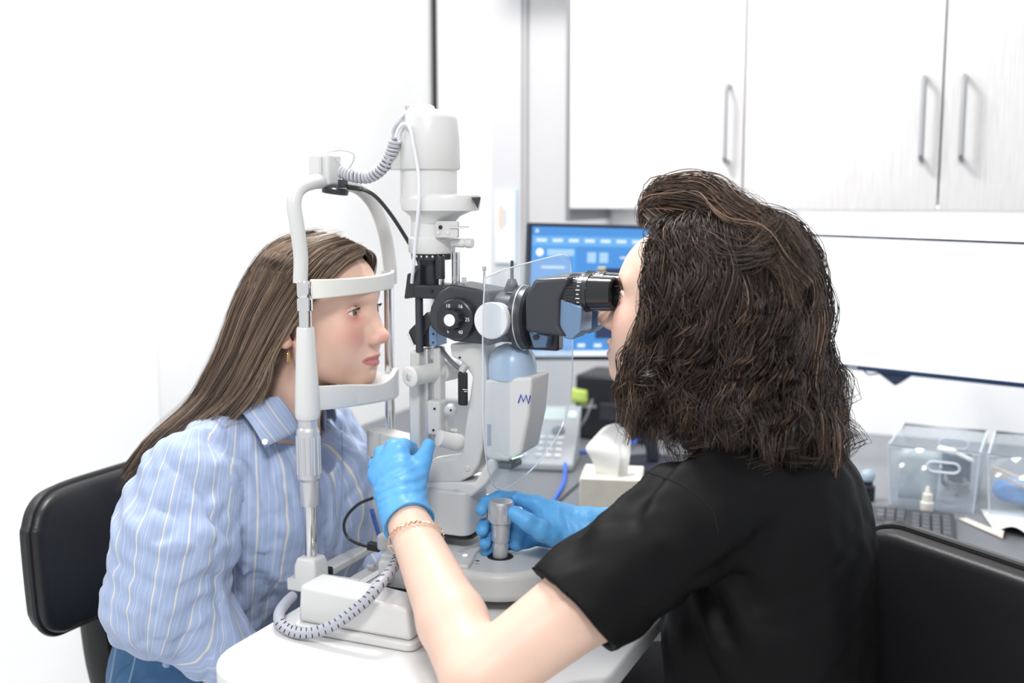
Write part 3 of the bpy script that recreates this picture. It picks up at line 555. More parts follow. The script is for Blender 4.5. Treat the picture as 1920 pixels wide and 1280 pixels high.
# ------------------------------------------------------------------ implicit-surface modelling (bodies, clothes, gloves)
def surfnet(f, lo, hi, h, B=8, fine=None):
    """surface nets on a (possibly graded) grid; fine = (lo, hi, step) refines the grid there"""
    AX = []
    for k in range(3):
        a = [lo[k]]
        while a[-1] < hi[k]:
            st = h
            if fine and fine[0][k]-h*.5 < a[-1] < fine[1][k]: st = fine[2]
            a.append(a[-1]+st)
        while (len(a)-1) % B: a.append(a[-1]+h)
        AX.append(np.array(a))
    n = np.array([len(a) for a in AX]); nb = (n-1)//B
    G = lambda idx: np.stack([AX[k][idx[:, k]] for k in range(3)], 1).astype(np.float32)
    bc = np.stack(np.meshgrid(*[np.arange(k) for k in nb], indexing='ij'), -1).reshape(-1, 3)
    p0, p1 = G(bc*B), G(bc*B+B); dc = f((p0+p1)/2); rad = np.linalg.norm(p1-p0, axis=1)*.5
    val = np.repeat(np.repeat(np.repeat(np.where(dc < 0, -1., 1.).reshape(nb).astype(np.float32), B, 0), B, 1), B, 2)
    val = np.pad(val, ((0, 1),)*3, mode='edge')
    keep = bc[np.abs(dc) < rad*1.7]
    off = np.stack(np.meshgrid(*[np.arange(B+1)]*3, indexing='ij'), -1).reshape(-1, 3)
    for i in range(0, len(keep), 400):
        idx = (keep[i:i+400, None, :]*B+off[None]).reshape(-1, 3)
        val[idx[:, 0], idx[:, 1], idx[:, 2]] = f(G(idx))
    s = val < 0; c = n-1
    cor = [(i, j, k) for i in (0, 1) for j in (0, 1) for k in (0, 1)]
    sl = lambda a, o: a[o[0]:o[0]+c[0], o[1]:o[1]+c[1], o[2]:o[2]+c[2]]
    tot = sum(sl(s, o).astype(np.int8) for o in cor); act = (tot > 0) & (tot < 8)
    ai = np.argwhere(act); acc = np.zeros((len(ai), 3)); m = np.zeros(len(ai))
    for a in cor:
        for d in range(3):
            if a[d]: continue
            b = list(a); b[d] = 1
            va = val[tuple((ai+a).T)]; vb = val[tuple((ai+b).T)]; x = (va < 0) != (vb < 0)
            t = np.where(x, va/np.where(x, va-vb, 1), 0)
            p = np.array(a, float)[None]+np.eye(3)[d][None]*t[:, None]; acc += p*x[:, None]; m += x
    g0, g1 = G(ai), G(ai+1); verts = g0+(acc/m[:, None])*(g1-g0)
    vid = -np.ones(c, np.int64); vid[tuple(ai.T)] = np.arange(len(ai)); quads = []
    for d in range(3):
        e1, e2 = [(1, 2), (2, 0), (0, 1)][d]
        s0 = s[tuple(slice(0, n[k]-(k == d)) for k in range(3))]; s1 = s[tuple(slice(1 if k == d else 0, n[k]) for k in range(3))]
        g = np.argwhere(s0 != s1); ok = (g[:, e1] > 0) & (g[:, e2] > 0) & (g[:, e1] < c[e1]) & (g[:, e2] < c[e2]); g = g[ok]
        flip = s0[tuple(g.T)]
        def cell(a, b): q = g.copy(); q[:, e1] -= a; q[:, e2] -= b; return vid[tuple(q.T)]
        q = np.stack([cell(1, 1), cell(0, 1), cell(0, 0), cell(1, 0)], 1); q[~flip] = q[~flip][:, ::-1]; quads.append(q)
    q = np.concatenate(quads); q = q[(q >= 0).all(1)]
    return verts, q
def mkmesh(name, v, q):
    me = bpy.data.meshes.new(name); k = q.shape[1]
    me.vertices.add(len(v)); me.vertices.foreach_set('co', np.ascontiguousarray(v, np.float32).ravel())
    me.loops.add(q.size); me.loops.foreach_set('vertex_index', q.astype(np.int32).ravel())
    me.polygons.add(len(q)); me.polygons.foreach_set('loop_start', np.arange(0, q.size, k, dtype=np.int32))
    me.update(calc_edges=True); me.validate(); return me
def attr(me, name, a): me.attributes.new(name, 'FLOAT', 'POINT').data.foreach_set('value', np.ascontiguousarray(a, np.float32))
def link_s(name, me, material, parent, angle=180):
    return link(name, me, material, parent, angle=angle)
f32 = lambda a: np.asarray(V3(a), np.float32)
def sph(p, c, r): return np.linalg.norm(p-f32(c), axis=1)-r
def ell_(p, c, r, R=None):
    d = p-f32(c)
    if R is not None: d = d @ np.asarray(R, np.float32)
    r = f32(r); k0 = np.linalg.norm(d/r, axis=1); k1 = np.linalg.norm(d/(r*r), axis=1)+1e-9
    return k0*(k0-1)/k1
def cap(p, a, b, ra, rb=None, sy=None):
    rb = ra if rb is None else rb; a = f32(a); b = f32(b)
    if sy: p = p*np.array((1, 1/sy, 1), np.float32); a = a*np.array((1, 1/sy, 1), np.float32); b = b*np.array((1, 1/sy, 1), np.float32)
    d = b-a; t = np.clip(((p-a) @ d)/max(float(d @ d), 1e-9), 0, 1)
    return np.linalg.norm(p-a-t[:, None]*d, axis=1)-(ra+(rb-ra)*t)
def chain(p, pts, rs, k=.006):
    d = None
    for i in range(len(pts)-1):
        e = cap(p, pts[i], pts[i+1], rs[i], rs[i+1]); d = e if d is None else su(d, e, k)
    return d
def su(a, b, k): h = np.clip(.5+.5*(b-a)/k, 0, 1); return b+(a-b)*h-k*h*(1-h)
def ss(a, b, k): h = np.clip(.5-.5*(b+a)/k, 0, 1); return a+(-b-a)*h+k*h*(1-h)      # a minus b
def plane(p, o, n): n = f32(n); n = n/np.linalg.norm(n); return (p-f32(o)) @ n
def nz3(p, s, seed=0):
    q = p*s; r = np.random.default_rng(seed); o = 0
    for k in range(5):
        v = r.normal(size=3); v /= np.linalg.norm(v); w2 = r.normal(size=3); w2 /= np.linalg.norm(w2)
        o = o+np.sin(q @ (v*(1+.45*k)).astype(np.float32)+1.3*np.sin(q @ (w2*.7).astype(np.float32)+r.uniform(0, 6)))/(1+.35*k)
    return o/3
def xform(o, yaw=0., pitch=0., roll=0., s=1.):
    M = Matrix.Rotation(yaw, 3, 'Z') @ Matrix.Rotation(pitch, 3, 'Y') @ Matrix.Rotation(roll, 3, 'X')
    return np.array(M, np.float32), np.array(o, np.float32), s

def arclen(P, m):
    s = np.concatenate([np.zeros((len(P), 1)), np.cumsum(np.linalg.norm(np.diff(P, axis=1), axis=2), 1)], 1); out = np.zeros((len(P), m, 3)); t = np.linspace(0, 1, m)
    for i in range(len(P)):
        for k in range(3): out[i, :, k] = np.interp(t*s[i, -1], s[i], P[i, :, k])
    return out
# head in local space: x forward, y left, z up, eyes at z = 0
def head_sdf(p, open_mouth=0., ears=True):
    m = p.copy(); m[:, 1] = np.abs(m[:, 1])
    d = ell_(p, (-.012, 0, .028), (.097, .0735, .078))
    d = su(d, ell_(p, (.030, 0, .018), (.066, .061, .066)), .03)
    d = su(d, ell_(p, (.030, 0, -.040), (.060, .056, .075)), .03)
    d = su(d, cap(m, (.004, .053, -.050), (.012, .051, -.072), .014), .02)
    d = su(d, cap(m, (.010, .051, -.074), (.073, .012, -.103), .013, .0125), .024)
    d = su(d, ell_(p, (.0765, 0, -.1005), (.0165, .019, .0155)), .014)
    d = su(d, ell_(m, (.058, .038, -.034), (.028, .025, .026)), .022)
    d = su(d, ell_(m, (.046, .033, -.062), (.034, .022, .032)), .024)
    d = su(d, ell_(p, (.074, 0, -.073), (.0235, .030, .026)), .016)
    d = su(d, cap(m, (.0835, .008, .0205), (.069, .044, .0205), .0095, .008), .014)
    # eye sockets
    d = ss(d, ell_(m, (.0965, .034, .002), (.0170, .0205, .0130)), .012)
    # nose
    d = su(d, cap(p, (.0885, 0, .006), (.1085, 0, -.033), .0062, .0083), .010)
    d = su(d, ell_(p, (.1115, 0, -.0385), (.0105, .0098, .0090)), .007)
    d = su(d, ell_(m, (.0985, .0100, -.0425), (.0130, .0080, .0080)), .007)
    d = su(d, sph(m, (.0935, .0110, -.0310), .0085), .010)
    d = su(d, cap(p, (.109, 0, -.046), (.097, 0, -.051), .0035, .004), .004)
    d = ss(d, ell_(m, (.1050, .0060, -.0515), (.0052, .0028, .0028)), .002)
        # lips
    oz = open_mouth
    d = su(d, chain(m, [(.0985, .0, -.0675), (.0965, .008, -.0670), (.0830, .0255, -.0735)], [.0050, .0050, .0022], .003), .004)
    d = su(d, chain(m, [(.0955, .0, -.0800-oz), (.0935, .009, -.0795-oz), (.0830, .0240, -.0745)], [.0056, .0052, .0022], .003), .004)
    d = ss(d, chain(m, [(.1060, .0, -.0735-oz*.5), (.1000, .010, -.0736-oz*.5), (.0830, .0285, -.0742)], [.0013+oz*.6, .0013+oz*.5, .0008], .001), .0022)
    d = ss(d, ell_(p, (.1035, 0, -.0900-oz), (.0090, .016, .0045)), .005)
    d = ss(d, ell_(p, (.1080, 0, -.0570), (.0050, .0028, .0060)), .003)
    # eyelids over the eyeballs
    ec = (.0735, .0335, .0)
    lid = sph(m, ec, .0138)
    yy = (m[:, 1]-.0335); arch = np.clip(1-(yy/.0158)**2, 0, 1)
    op = np.abs(m[:, 2]-(-.0006+.0010*arch-.03*yy))-.0047*arch
    lid = np.maximum(lid, -np.maximum(op, .0745-m[:, 0]))
    d = su(d, np.maximum(lid, -sph(m, ec, .0122)), .0035)
    d = np.maximum(d, -np.maximum(sph(m, ec, .0125), op-.0006))
    d = ss(d, chain(m, [(.0800, .0225, .0058), (.0816, .0265, .0084), (.0834, .0335, .0098), (.0808, .0420, .0084), (.0770, .0470, .0045)], [.0006, .0011, .0012, .0011, .0005], .001), .0022)
    # ears
    if ears:
        R = Matrix.Rotation(math.radians(-20), 3, 'Z') @ Matrix.Rotation(math.radians(8), 3, 'Y')
        e = ell_(m, (-.016, .078, -.014), (.0200, .0058, .034), np.array(R))
        e = ss(e, ell_(m, (-.012, .0838, -.008), (.0120, .0050, .022), np.array(R)), .004)
        e = su(e, sph(m, (-.010, .0762, -.045), .0088), .008)
        d = su(d, e, .006)
    return d

def eye_parts(M, o, s, parent, gaze=(0, 0), iris=(.20, .22, .15)):
    wm = mat('eye_white', (.80, .76, .74), .12, coat=.5); im = mat('iris_'+str(iris), iris, .15, coat=.6, var=.3, vscale=900); pm = mat('pupil', (.004, .004, .004), .05)
    for sd in (-1, 1):
        c = np.array((.0735, sd*.0335, 0)); d = np.array((math.cos(gaze[0])*math.cos(gaze[1]), math.sin(gaze[0]), math.sin(gaze[1])))
        e = MB(); T_ = lambda p: (M @ (np.asarray(p)*s))+o
        e.lathe(T_(c), M @ d, [(-.0118*s, .001)]+[(-.0118*math.cos(a)*s, .0118*math.sin(a)*s) for a in np.linspace(.1, math.pi-.1, 18)]+[(.0118*s, .0006)], 28)
        eo = e.build('eyeball', wm, parent, angle=180)
        q = T_(c+d*.0103); MB().lathe(q, M @ d, [(0, .0058*s), (.0008*s, .0056*s), (.0016*s, .0030*s)], 28).build('iris', im, eo, angle=60)
        q = T_(c+d*.0103); MB().lathe(q, M @ d, [(.0014*s, .0028*s), (.0019*s, .0020*s), (.0021*s, .0003)], 20).build('pupil', pm, eo, angle=60)

# strands: (n, m, 3) arrays of points -> one mesh of thin tapered three-sided tubes
def strands(name, P, rad, material, parent, shade, taper=(.55, .25), sides=3):
    n, m = P.shape[:2]; T = np.gradient(P, axis=1); T /= np.linalg.norm(T, axis=2, keepdims=True)+1e-9
    u = np.cross(T, np.array((.31, .52, .79))); u /= np.linalg.norm(u, axis=2, keepdims=True)+1e-9; w_ = np.cross(T, u)
    t = np.linspace(0, 1, m); tp = np.interp(t, [0, .15, .7, 1], [taper[0], 1, .85, taper[1]])
    r = (np.broadcast_to(np.asarray(rad, float), (n,))[:, None]*tp[None])[..., None, None]
    a = np.arange(sides)*2*math.pi/sides
    vv = P[:, :, None, :]+r*(np.cos(a)[None, None, :, None]*u[:, :, None]+np.sin(a)[None, None, :, None]*w_[:, :, None])
    base = (np.arange(n)*m*sides)[:, None, None]+(np.arange(m-1)*sides)[None, :, None]; i = np.arange(sides); j = (i+1) % sides
    q = np.stack([base+i, base+j, base+sides+j, base+sides+i], -1).reshape(-1, 4)
    me = mkmesh(name, vv.reshape(-1, 3), q); attr(me, 'shade', np.repeat(shade, m*sides)); attr(me, 'along', np.tile(np.repeat(t, sides), n))
    return link_s(name, me, material, parent)
def hairmat(name, stops, rough=.34, spec=.5):
    m = bpy.data.materials.new(name); m.use_nodes = True; N = m.node_tree.nodes; L = m.node_tree.links; b = N['Principled BSDF']
    b.inputs['Roughness'].default_value = rough; b.inputs['Specular IOR Level'].default_value = spec; b.inputs['Anisotropic'].default_value = .4
    at_ = N.new('ShaderNodeAttribute'); at_.attribute_name = 'shade'; cr = N.new('ShaderNodeValToRGB'); e = cr.color_ramp.elements
    while len(e) < len(stops): e.new(.5)
    for el, (p, c) in zip(e, stops): el.position = p; el.color = (*c, 1)
    L.new(at_.outputs['Fac'], cr.inputs[0]); L.new(cr.outputs[0], b.inputs['Base Color']); return m
def outside(P, M, o, s, c, r, d):
    l = ((P-o) @ M)/s-np.array(c); k = np.linalg.norm(l/np.array(r), axis=-1, keepdims=True)
    l = l*np.where(k < 1+d, (1+d)/np.maximum(k, .2), 1.); return ((l+np.array(c))*s) @ M.T+o
def skinmat(name, col, blush, lip):
    m = bpy.data.materials.new(name); m.use_nodes = True; N = m.node_tree.nodes; L = m.node_tree.links; b = N['Principled BSDF']
    b.inputs['Roughness'].default_value = .46; b.inputs['Specular IOR Level'].default_value = .35
    b.inputs['Subsurface Weight'].default_value = .25; b.inputs['Subsurface Radius'].default_value = (1, .35, .2); b.inputs['Subsurface Scale'].default_value = .005
    tc = N.new('ShaderNodeTexCoord'); nz = N.new('ShaderNodeTexNoise'); nz.inputs['Scale'].default_value = 26; nz.inputs['Detail'].default_value = 4
    L.new(tc.outputs['Object'], nz.inputs['Vector'])
    mx = N.new('ShaderNodeMix'); mx.data_type = 'RGBA'; mx.inputs[6].default_value = (*[c*.94 for c in col], 1); mx.inputs[7].default_value = (*[min(1, c*1.05) for c in col], 1); L.new(nz.outputs['Fac'], mx.inputs[0])
    prev = mx.outputs[2]
    for an, c in (('blush', blush), ('lip', lip)):
        a_ = N.new('ShaderNodeAttribute'); a_.attribute_name = an; k = N.new('ShaderNodeMix'); k.data_type = 'RGBA'; k.inputs[7].default_value = (*c, 1)
        L.new(a_.outputs['Fac'], k.inputs[0]); L.new(prev, k.inputs[6]); prev = k.outputs[2]
    L.new(prev, b.inputs['Base Color'])
    n2 = N.new('ShaderNodeTexNoise'); n2.inputs['Scale'].default_value = 700; L.new(tc.outputs['Object'], n2.inputs['Vector'])
    bp = N.new('ShaderNodeBump'); bp.inputs['Strength'].default_value = .05; bp.inputs['Distance'].default_value = .001; L.new(n2.outputs['Fac'], bp.inputs['Height']); L.new(bp.outputs['Normal'], b.inputs['Normal'])
    return m
def face_attrs(me, v, M, o, s):
    l = ((v-o) @ M)/s; y = np.abs(l[:, 1])
    g = lambda c, r: np.exp(-(((l[:, 0]-c[0])/r[0])**2+((y-c[1])/r[1])**2+((l[:, 2]-c[2])/r[2])**2))
    bl = .75*g((.075, .040, -.032), (.03, .022, .02))+.7*g((.113, .0, -.041), (.014, .014, .012))+.75*g((.088, .034, -.009), (.012, .016, .006))+.5*g((.085, .046, .0), (.02, .008, .008))+.35*g((.0, .08, -.03), (.03, .02, .03))+.30*g((.088, .033, .008), (.012, .018, .006))
    half = np.clip(1-(y/.0270)**2, 0, 1)
    zc = -.0740; up = (.0085+.0005)*half**.6; dn = .0105*half**.6
    lp = np.clip((l[:, 2]-(zc-dn))/.0016, 0, 1)*np.clip(((zc+up)-l[:, 2])/.0016, 0, 1)*(l[:, 0] > .078)*(y < .027)
    attr(me, 'blush', np.clip(bl, 0, 1)); attr(me, 'lip', lp*.9)
def brow_lash(M, o, s, parent, hm, seed):
    r = np.random.default_rng(seed); B = []; Ls = []
    W = lambda p: (np.asarray(p)*s) @ M.T+o
    for sd in (-1, 1):
        for k in range(170):
            u = r.random(); y = .011+.037*u; z = .0195+.0065*math.sin(min(u*1.25, 1)*math.pi*.62)-.006*max(0, u-.7)/.3+r.normal()*.0016*(1-.6*u); x = .0925-.0002*k*0-.024*u**1.7+.0015
            L_ = .008; d = np.array((-.25-.3*u, .8, .55-.9*u)); d /= np.linalg.norm(d)
            p0 = np.array((x, y, z)); pts = [p0+d*L_*t+np.array((.0012*math.sin(t*3), 0, 0)) for t in np.linspace(0, 1, 5)]
            B.append([W((q[0], q[1]*sd, q[2])) for q in pts])
        for k in range(46):
            u = (k+.5)/46; a = u*2-1; y = .0335+a*.0132; z = .0044*(1-a*a)+.0003-.03*(y-.0335); x = .0735+math.sqrt(max(.0139**2-(y-.0335)**2-z**2, 1e-8))
            d = np.array((.8, a*.55+.12, .35)); p0 = np.array((x, y, z)); pts = [p0+d*.0048*t+np.array((0, 0, .0022*t*t)) for t in np.linspace(0, 1, 5)]
            Ls.append([W((q[0], q[1]*sd, q[2])) for q in pts])
    h_ = len(B)//2; g_ = len(Ls)//2
    for i_ in (0, 1): strands('eyebrow', np.array(B[i_*h_:(i_+1)*h_]), .00032*s, hm, parent, r.random(h_)*.35, (1, .4)); strands('eyelash', np.array(Ls[i_*g_:(i_+1)*g_]), .00017*s, hm, parent, np.zeros(g_), (1, .3))
    return
    strands('eyebrow', np.array(B), .00032*s, hm, parent, r.random(len(B))*.35, (1, .4)); strands('eyelash', np.array(Ls), .00022*s, hm, parent, np.zeros(len(Ls)), (1, .3))

def hit(f, px, py, t=1.0):
    r_ = _R*((px-960)/F)-_U*((py-640)/F)+_F; r_ = V3(r_); o_ = V3(CAM)
    for _ in range(200):
        d = float(f((o_+r_*t)[None].astype(np.float32))[0])
        if d < .0004: break
        t += max(d*.6, .0004)
    return o_+r_*t
def seam(f, pix, material, parent, r=.0009, name='seam'):
    pts = [np.array((a, b, 0.)) for a, b in pix]; P = [hit(f, p[0], p[1]) for p in spline(pts, 10)]
    return MB().tube(P, r, 6).build(name, material, parent)
def fabricmat(name, col, rough=.85, fine=1400, bump=.25, stripes=None, fold=0.):
    m = bpy.data.materials.new(name); m.use_nodes = True; N = m.node_tree.nodes; L = m.node_tree.links; b = N['Principled BSDF']
    b.inputs['Roughness'].default_value = rough; b.inputs['Sheen Weight'].default_value = .12 if max(col) > .02 else 0; b.inputs['Specular IOR Level'].default_value = .25 if max(col) > .02 else .12
    tc = N.new('ShaderNodeTexCoord'); nz = N.new('ShaderNodeTexNoise'); nz.inputs['Scale'].default_value = 60; nz.inputs['Detail'].default_value = 5; L.new(tc.outputs['Object'], nz.inputs['Vector'])
    mx = N.new('ShaderNodeMix'); mx.data_type = 'RGBA'; mx.inputs[6].default_value = (*[c*.90 for c in col], 1); mx.inputs[7].default_value = (*[min(1, c*1.08) for c in col], 1); L.new(nz.outputs['Fac'], mx.inputs[0]); prev = mx.outputs[2]
    if stripes:
        a_ = N.new('ShaderNodeAttribute'); a_.attribute_name = 'stripe'
        for period, width, off, c in stripes:
            ad = N.new('ShaderNodeMath'); ad.operation = 'MULTIPLY_ADD'; ad.inputs[1].default_value = 1/period; ad.inputs[2].default_value = off; L.new(a_.outputs['Fac'], ad.inputs[0])
            fr_ = N.new('ShaderNodeMath'); fr_.operation = 'FRACT'; L.new(ad.outputs[0], fr_.inputs[0])
            lt = N.new('ShaderNodeMath'); lt.operation = 'LESS_THAN'; lt.inputs[1].default_value = width/period; L.new(fr_.outputs[0], lt.inputs[0])
            k = N.new('ShaderNodeMix'); k.data_type = 'RGBA'; k.inputs[7].default_value = (*c, 1); L.new(lt.outputs[0], k.inputs[0]); L.new(prev, k.inputs[6]); prev = k.outputs[2]
    L.new(prev, b.inputs['Base Color'])
    n2 = N.new('ShaderNodeTexNoise'); n2.inputs['Scale'].default_value = fine; L.new(tc.outputs['Object'], n2.inputs['Vector'])
    bp = N.new('ShaderNodeBump'); bp.inputs['Strength'].default_value = bump; bp.inputs['Distance'].default_value = .0008; L.new(n2.outputs['Fac'], bp.inputs['Height']); L.new(bp.outputs['Normal'], b.inputs['Normal'])
    return m

# ------------------------------------------------------------------ patient
PT = thing('person', 'seated person in a blue striped shirt with long brown hair, chin on the rest', 'person', (-.25, 0, 0))
hM, hO, hS = xform((-.058, .0, 1.1985), yaw=math.radians(2), s=1.03)
PSK = skinmat('patient_skin', (.73, .49, .385), (.66, .26, .22), (.52, .17, .17))
def pat_body(p):
    d = head_sdf(((p-hO) @ hM)/hS)*hS
    d = su(d, cap(p, (-.075, 0, 1.13), (-.135, 0, .99), .047, .052), .02)
    d = su(d, cap(p, (-.17, 0, .95), (-.27, 0, .64), .09, .10, sy=1.3), .04)
    for s in (-1, 1):
        d = su(d, cap(p, (-.16, 0, .97), (-.19, s*.16, .955), .05, .04), .03)
        d = su(d, chain(p, [(-.19, s*.165, .95), (-.200, s*.225, .765), (-.11, s*.155, .66), (-.05, s*.11, .645)], [.042, .036, .027, .028], .02), .02)
        pc = np.array((-.035, s*.098, .652)); d = su(d, cap(p, (-.05, s*.11, .648), pc+np.array((.03, -s*.012, 0)), .022, .020), .012)
        for k in range(4): q0 = pc+np.array((.035, -s*.012+s*(k-1.5)*.019, .0)); d = su(d, chain(p, [q0, q0+np.array((.035, -s*.006, -.004)), q0+np.array((.060-.006*abs(k-1.5), -s*.008, -.018))], [.0098, .0090, .0078], .004), .005)
        d = su(d, chain(p, [pc+np.array((-.01, -s*.022, .004)), pc+np.array((.02, -s*.045, .002)), pc+np.array((.045, -s*.050, -.004))], [.012, .0105, .0085], .005), .008)
    return d
bm_v, bm_q = surfnet(pat_body, (-.36, -.27, .54), (.095, .27, 1.34), .0048, fine=((-.015, -.066, 1.075), (.09, .066, 1.245), .00125))
me = mkmesh('body', bm_v, bm_q); face_attrs(me, bm_v, hM, hO, hS); link_s('body', me, PSK, PT)
eye_parts(hM, hO, hS, PT, gaze=(-.10, 0), iris=(.16, .15, .09))
PH = hairmat('patient_hair', [(0, (.04, .027, .020)), (.45, (.13, .085, .060)), (.8, (.27, .19, .13)), (1, (.46, .35, .25))], .36)
brow_lash(hM, hO, hS, PT, PH, 3)
# hair: combed strands between guides measured on the photograph
G = [[(686, 472, -.004), (652, 488, -.045), (614, 526, -.073), (564, 586, -.089), (518, 648, -.092), (506, 712, -.088), (492, 750, -.092)],
     [(668, 456, -.003), (612, 480, -.056), (548, 560, -.088), (492, 660, -.098), (452, 738, -.105), (402, 788, -.115), (335, 838, -.125)],
     [(634, 441, -.002), (556, 470, -.055), (482, 570, -.085), (432, 680, -.092), (382, 760, -.098), (312, 822, -.115), (250, 885, -.125)],
     [(596, 435, .0), (514, 460, -.030), (452, 545, -.050), (409, 660, -.055), (362, 752, -.065), (290, 820, -.090), (236, 895, -.105)],
     [(566, 437, .0), (494, 470, .004), (440, 560, .004), (399, 670, .0), (346, 765, -.02), (276, 826, -.06), (231, 885, -.09)]]
GW = np.array([[V3(A(*g)) for g in row] for row in G])
mir = GW[:4].copy(); mir[:, :, 1] *= -1; mir[:, 4:, 0] += np.array((.02, .05, .10)); mir[:, 5:, 1] = np.abs(mir[:, 5:, 1])+.02
mir[0, 4:] = mir[0, 4:]*0+np.array([(-.090, .098, 1.10), (-.095, .108, 1.05), (-.095, .115, 1.00)])
mir[1, 4:] = np.array([(-.115, .10, 1.09), (-.13, .112, 1.03), (-.14, .12, .98)])
GALL = np.concatenate([GW, mir[::-1]]); NG = len(GALL)
def guide(u):
    i = np.clip(np.floor(u).astype(int), 0, NG-2); f_ = (u-i)[:, None, None]; return GALL[i]*(1-f_)+GALL[i+1]*f_
def resample(C, m):
    n, k = C.shape[:2]; t = np.linspace(0, k-1, m); i = np.clip(t.astype(int), 0, k-2); f_ = (t-i)[None, :, None]
    p = lambda j: C[:, np.clip(j, 0, k-1)]
    a, b, c, d = p(i-1), p(i), p(i+1), p(i+2)
    return .5*(2*b+(c-a)*f_+(2*a-5*b+4*c-d)*f_**2+(3*b-a-3*c+d)*f_**3)
hc = np.array((-.075, 0, 1.22))
def pat_strands(n, seed, jit, depth, mm=22):
    r = np.random.default_rng(seed); ncl = n//9; uc = r.uniform(0, NG-1, ncl); uc[:int(ncl*.75)] = r.uniform(0, 4.4, int(ncl*.75))
    ci = r.integers(0, ncl, n); u = np.clip(uc[ci]+r.normal(size=n)*.05, 0, NG-1.001); C = guide(u)
    off = r.normal(size=(ncl, 1, 3))*jit*np.linspace(.3, 1.2, 7)[None, :, None]; C = C+off[ci]+r.normal(size=(n, 1, 3))*jit*.35
    dp = (r.random(ncl)[ci]**1.3*depth)[:, None, None]; inward = hc+np.array((-.03, 0, -.1))-C; inward /= np.linalg.norm(inward, axis=2, keepdims=True)
    C = C+inward*dp*np.linspace(1, .9, 7)[None, :, None]
    L_ = r.uniform(.80, 1.06, n); P = resample(C, mm)
    t = np.linspace(0, 1, mm); ph = r.uniform(0, 6.28, ncl)[ci][:, None]; wv = .0016*np.sin(t[None]*r.uniform(14, 22, ncl)[ci][:, None]+ph)*t[None]
    P[..., 1] += wv; P[..., 0] += wv*.7
    sh = np.clip(.46+.20*r.normal(size=ncl)[ci]+.14*r.normal(size=n), 0, 1)
    return P, sh
P1, s1 = pat_strands(3800, 11, .0028, .012)
P1 = outside(P1, hM, hO, hS, (-.012, 0, .028), (.099, .0755, .080), RNG.uniform(.0, .05, (len(P1), 1, 1)))
hair = strands('hair', P1, RNG.uniform(.00045, .0011, len(P1)), PH, PT, s1)
P2, s2 = pat_strands(160, 12, .009, .0); strands('flyaway_hair', P2, .00026, PH, hair, np.clip(s2+.3, 0, 1))
# scalp-hugging hair volume so that no scalp shows
def pat_cap(p):
    l = ((p-hO) @ hM)/hS
    d = np.minimum(ell_(l, (-.014, 0, .029), (.098, .0742, .0788)), 9)
    cut = np.maximum.reduce([(l[:, 0]-.058)*.8+(l[:, 2]-.085)*-.75, np.full(len(l), -9.)])
    cutp = -( -.80*(l[:, 0]-.030)+.60*(l[:, 2]-.040))
    d = np.maximum(d*hS, cutp*.9)
    b = np.concatenate([GALL[1:5]]); dd = None
    for a in (GALL[1], GALL[2], GALL[3], GALL[4]):
        c_ = a+(hc+np.array((-.03, 0, -.1))-a)*np.array([.16, .16, .18, .2, .16, .1, .06])[:, None]
        e = chain(p, [c_[i] for i in range(1, 6)], [.012, .016, .018, .014, .006], .01); dd = e if dd is None else su(dd, e, .02)
    return su(d, dd, .02)
v, q = surfnet(pat_cap, (-.34, -.14, .90), (.06, .12, 1.335), .004); me = mkmesh('hair_base', v, q); attr(me, 'shade', np.full(len(v), .14)); link_s('hair_base', me, PH, hair)
# earring
ec = A(541, 670, -.082); MB().tube([ec+Vector((-.0075*math.cos(a)*.42, .0075*math.cos(a)*.9, .0105*math.sin(a))) for a in np.linspace(0, 6.28, 25)[:-1]], .0011, 8, closed=True).build('earring', mat('gold', (.85, .60, .22), .22, 1.), PT)

# shirt
shN, elN, wrN = np.array((-.185, -.178, .950)), np.array((-.190, -.232, .778)), np.array((-.100, -.165, .660))
shF, elF, wrF = shN*(1, -1, 1), elN*(1, -1, 1)+(.03, 0, 0), wrN*(1, -1, 1)+(.02, 0, 0)
def pat_shirt(p):
    tor = cap(p, (-.285, 0, .60), (-.165, 0, .905), .115, .108, sy=1.45)
    tor = su(tor, cap(p, (-.185, -.10, .975), (-.185, .10, .975), .062), .06)
    tor = su(tor, ell_(p, (-.095, 0, .86), (.065, .13, .12)), .06)
    tor = su(tor, ell_(p, (-.06, .07, .86), (.05, .075, .12)), .05)
    d = tor
    for s_, e_, w_ in ((shN, elN, wrN), (shF, elF, wrF)):
        sl = chain(p, [s_, (s_+e_)/2, e_, w_], [.074, .086, .078, .050], .03); sl = su(sl, sph(p, e_+np.array((-.015, 0, -.012)), .066), .03)
        d = su(d, sl, .011)
    # folds: drag lines falling from the shoulder and gathers at the elbow
    up_ = p*np.array((1, 1, .30), np.float32)
    rdg = lambda a: 1-2*np.abs(a)
    fo = .0082*nz3(up_, 50, 3)+.0048*rdg(nz3(p*np.array((1, 1, .45), np.float32), 75, 5))+.0028*nz3(p, 38, 8)+.0014*nz3(p, 150, 9)
    w_el = np.exp(-(np.linalg.norm(p-f32(elN+np.array((0, 0, .04))), axis=1)/.10)**2)
    fo = fo+w_el*.0048*np.sin(p[:, 2]*150+p[:, 0]*70+2*np.sin(p[:, 1]*60))
    d = d+fo
    neck = cap(p, (-.06, 0, 1.12), (-.145, 0, .97), .064, .058)
    d = ss(d, neck, .01)
    vneck = cap(p, (-.035, 0, 1.05), (-.055, 0, .93), .045, .012)
    return ss(np.maximum(d, .635-p[:, 2]), vneck, .008)
sv, sq = surfnet(pat_shirt, (-.42, -.36, .58), (.04, .36, 1.06), .0040)
me = mkmesh('shirt', sv, sq)
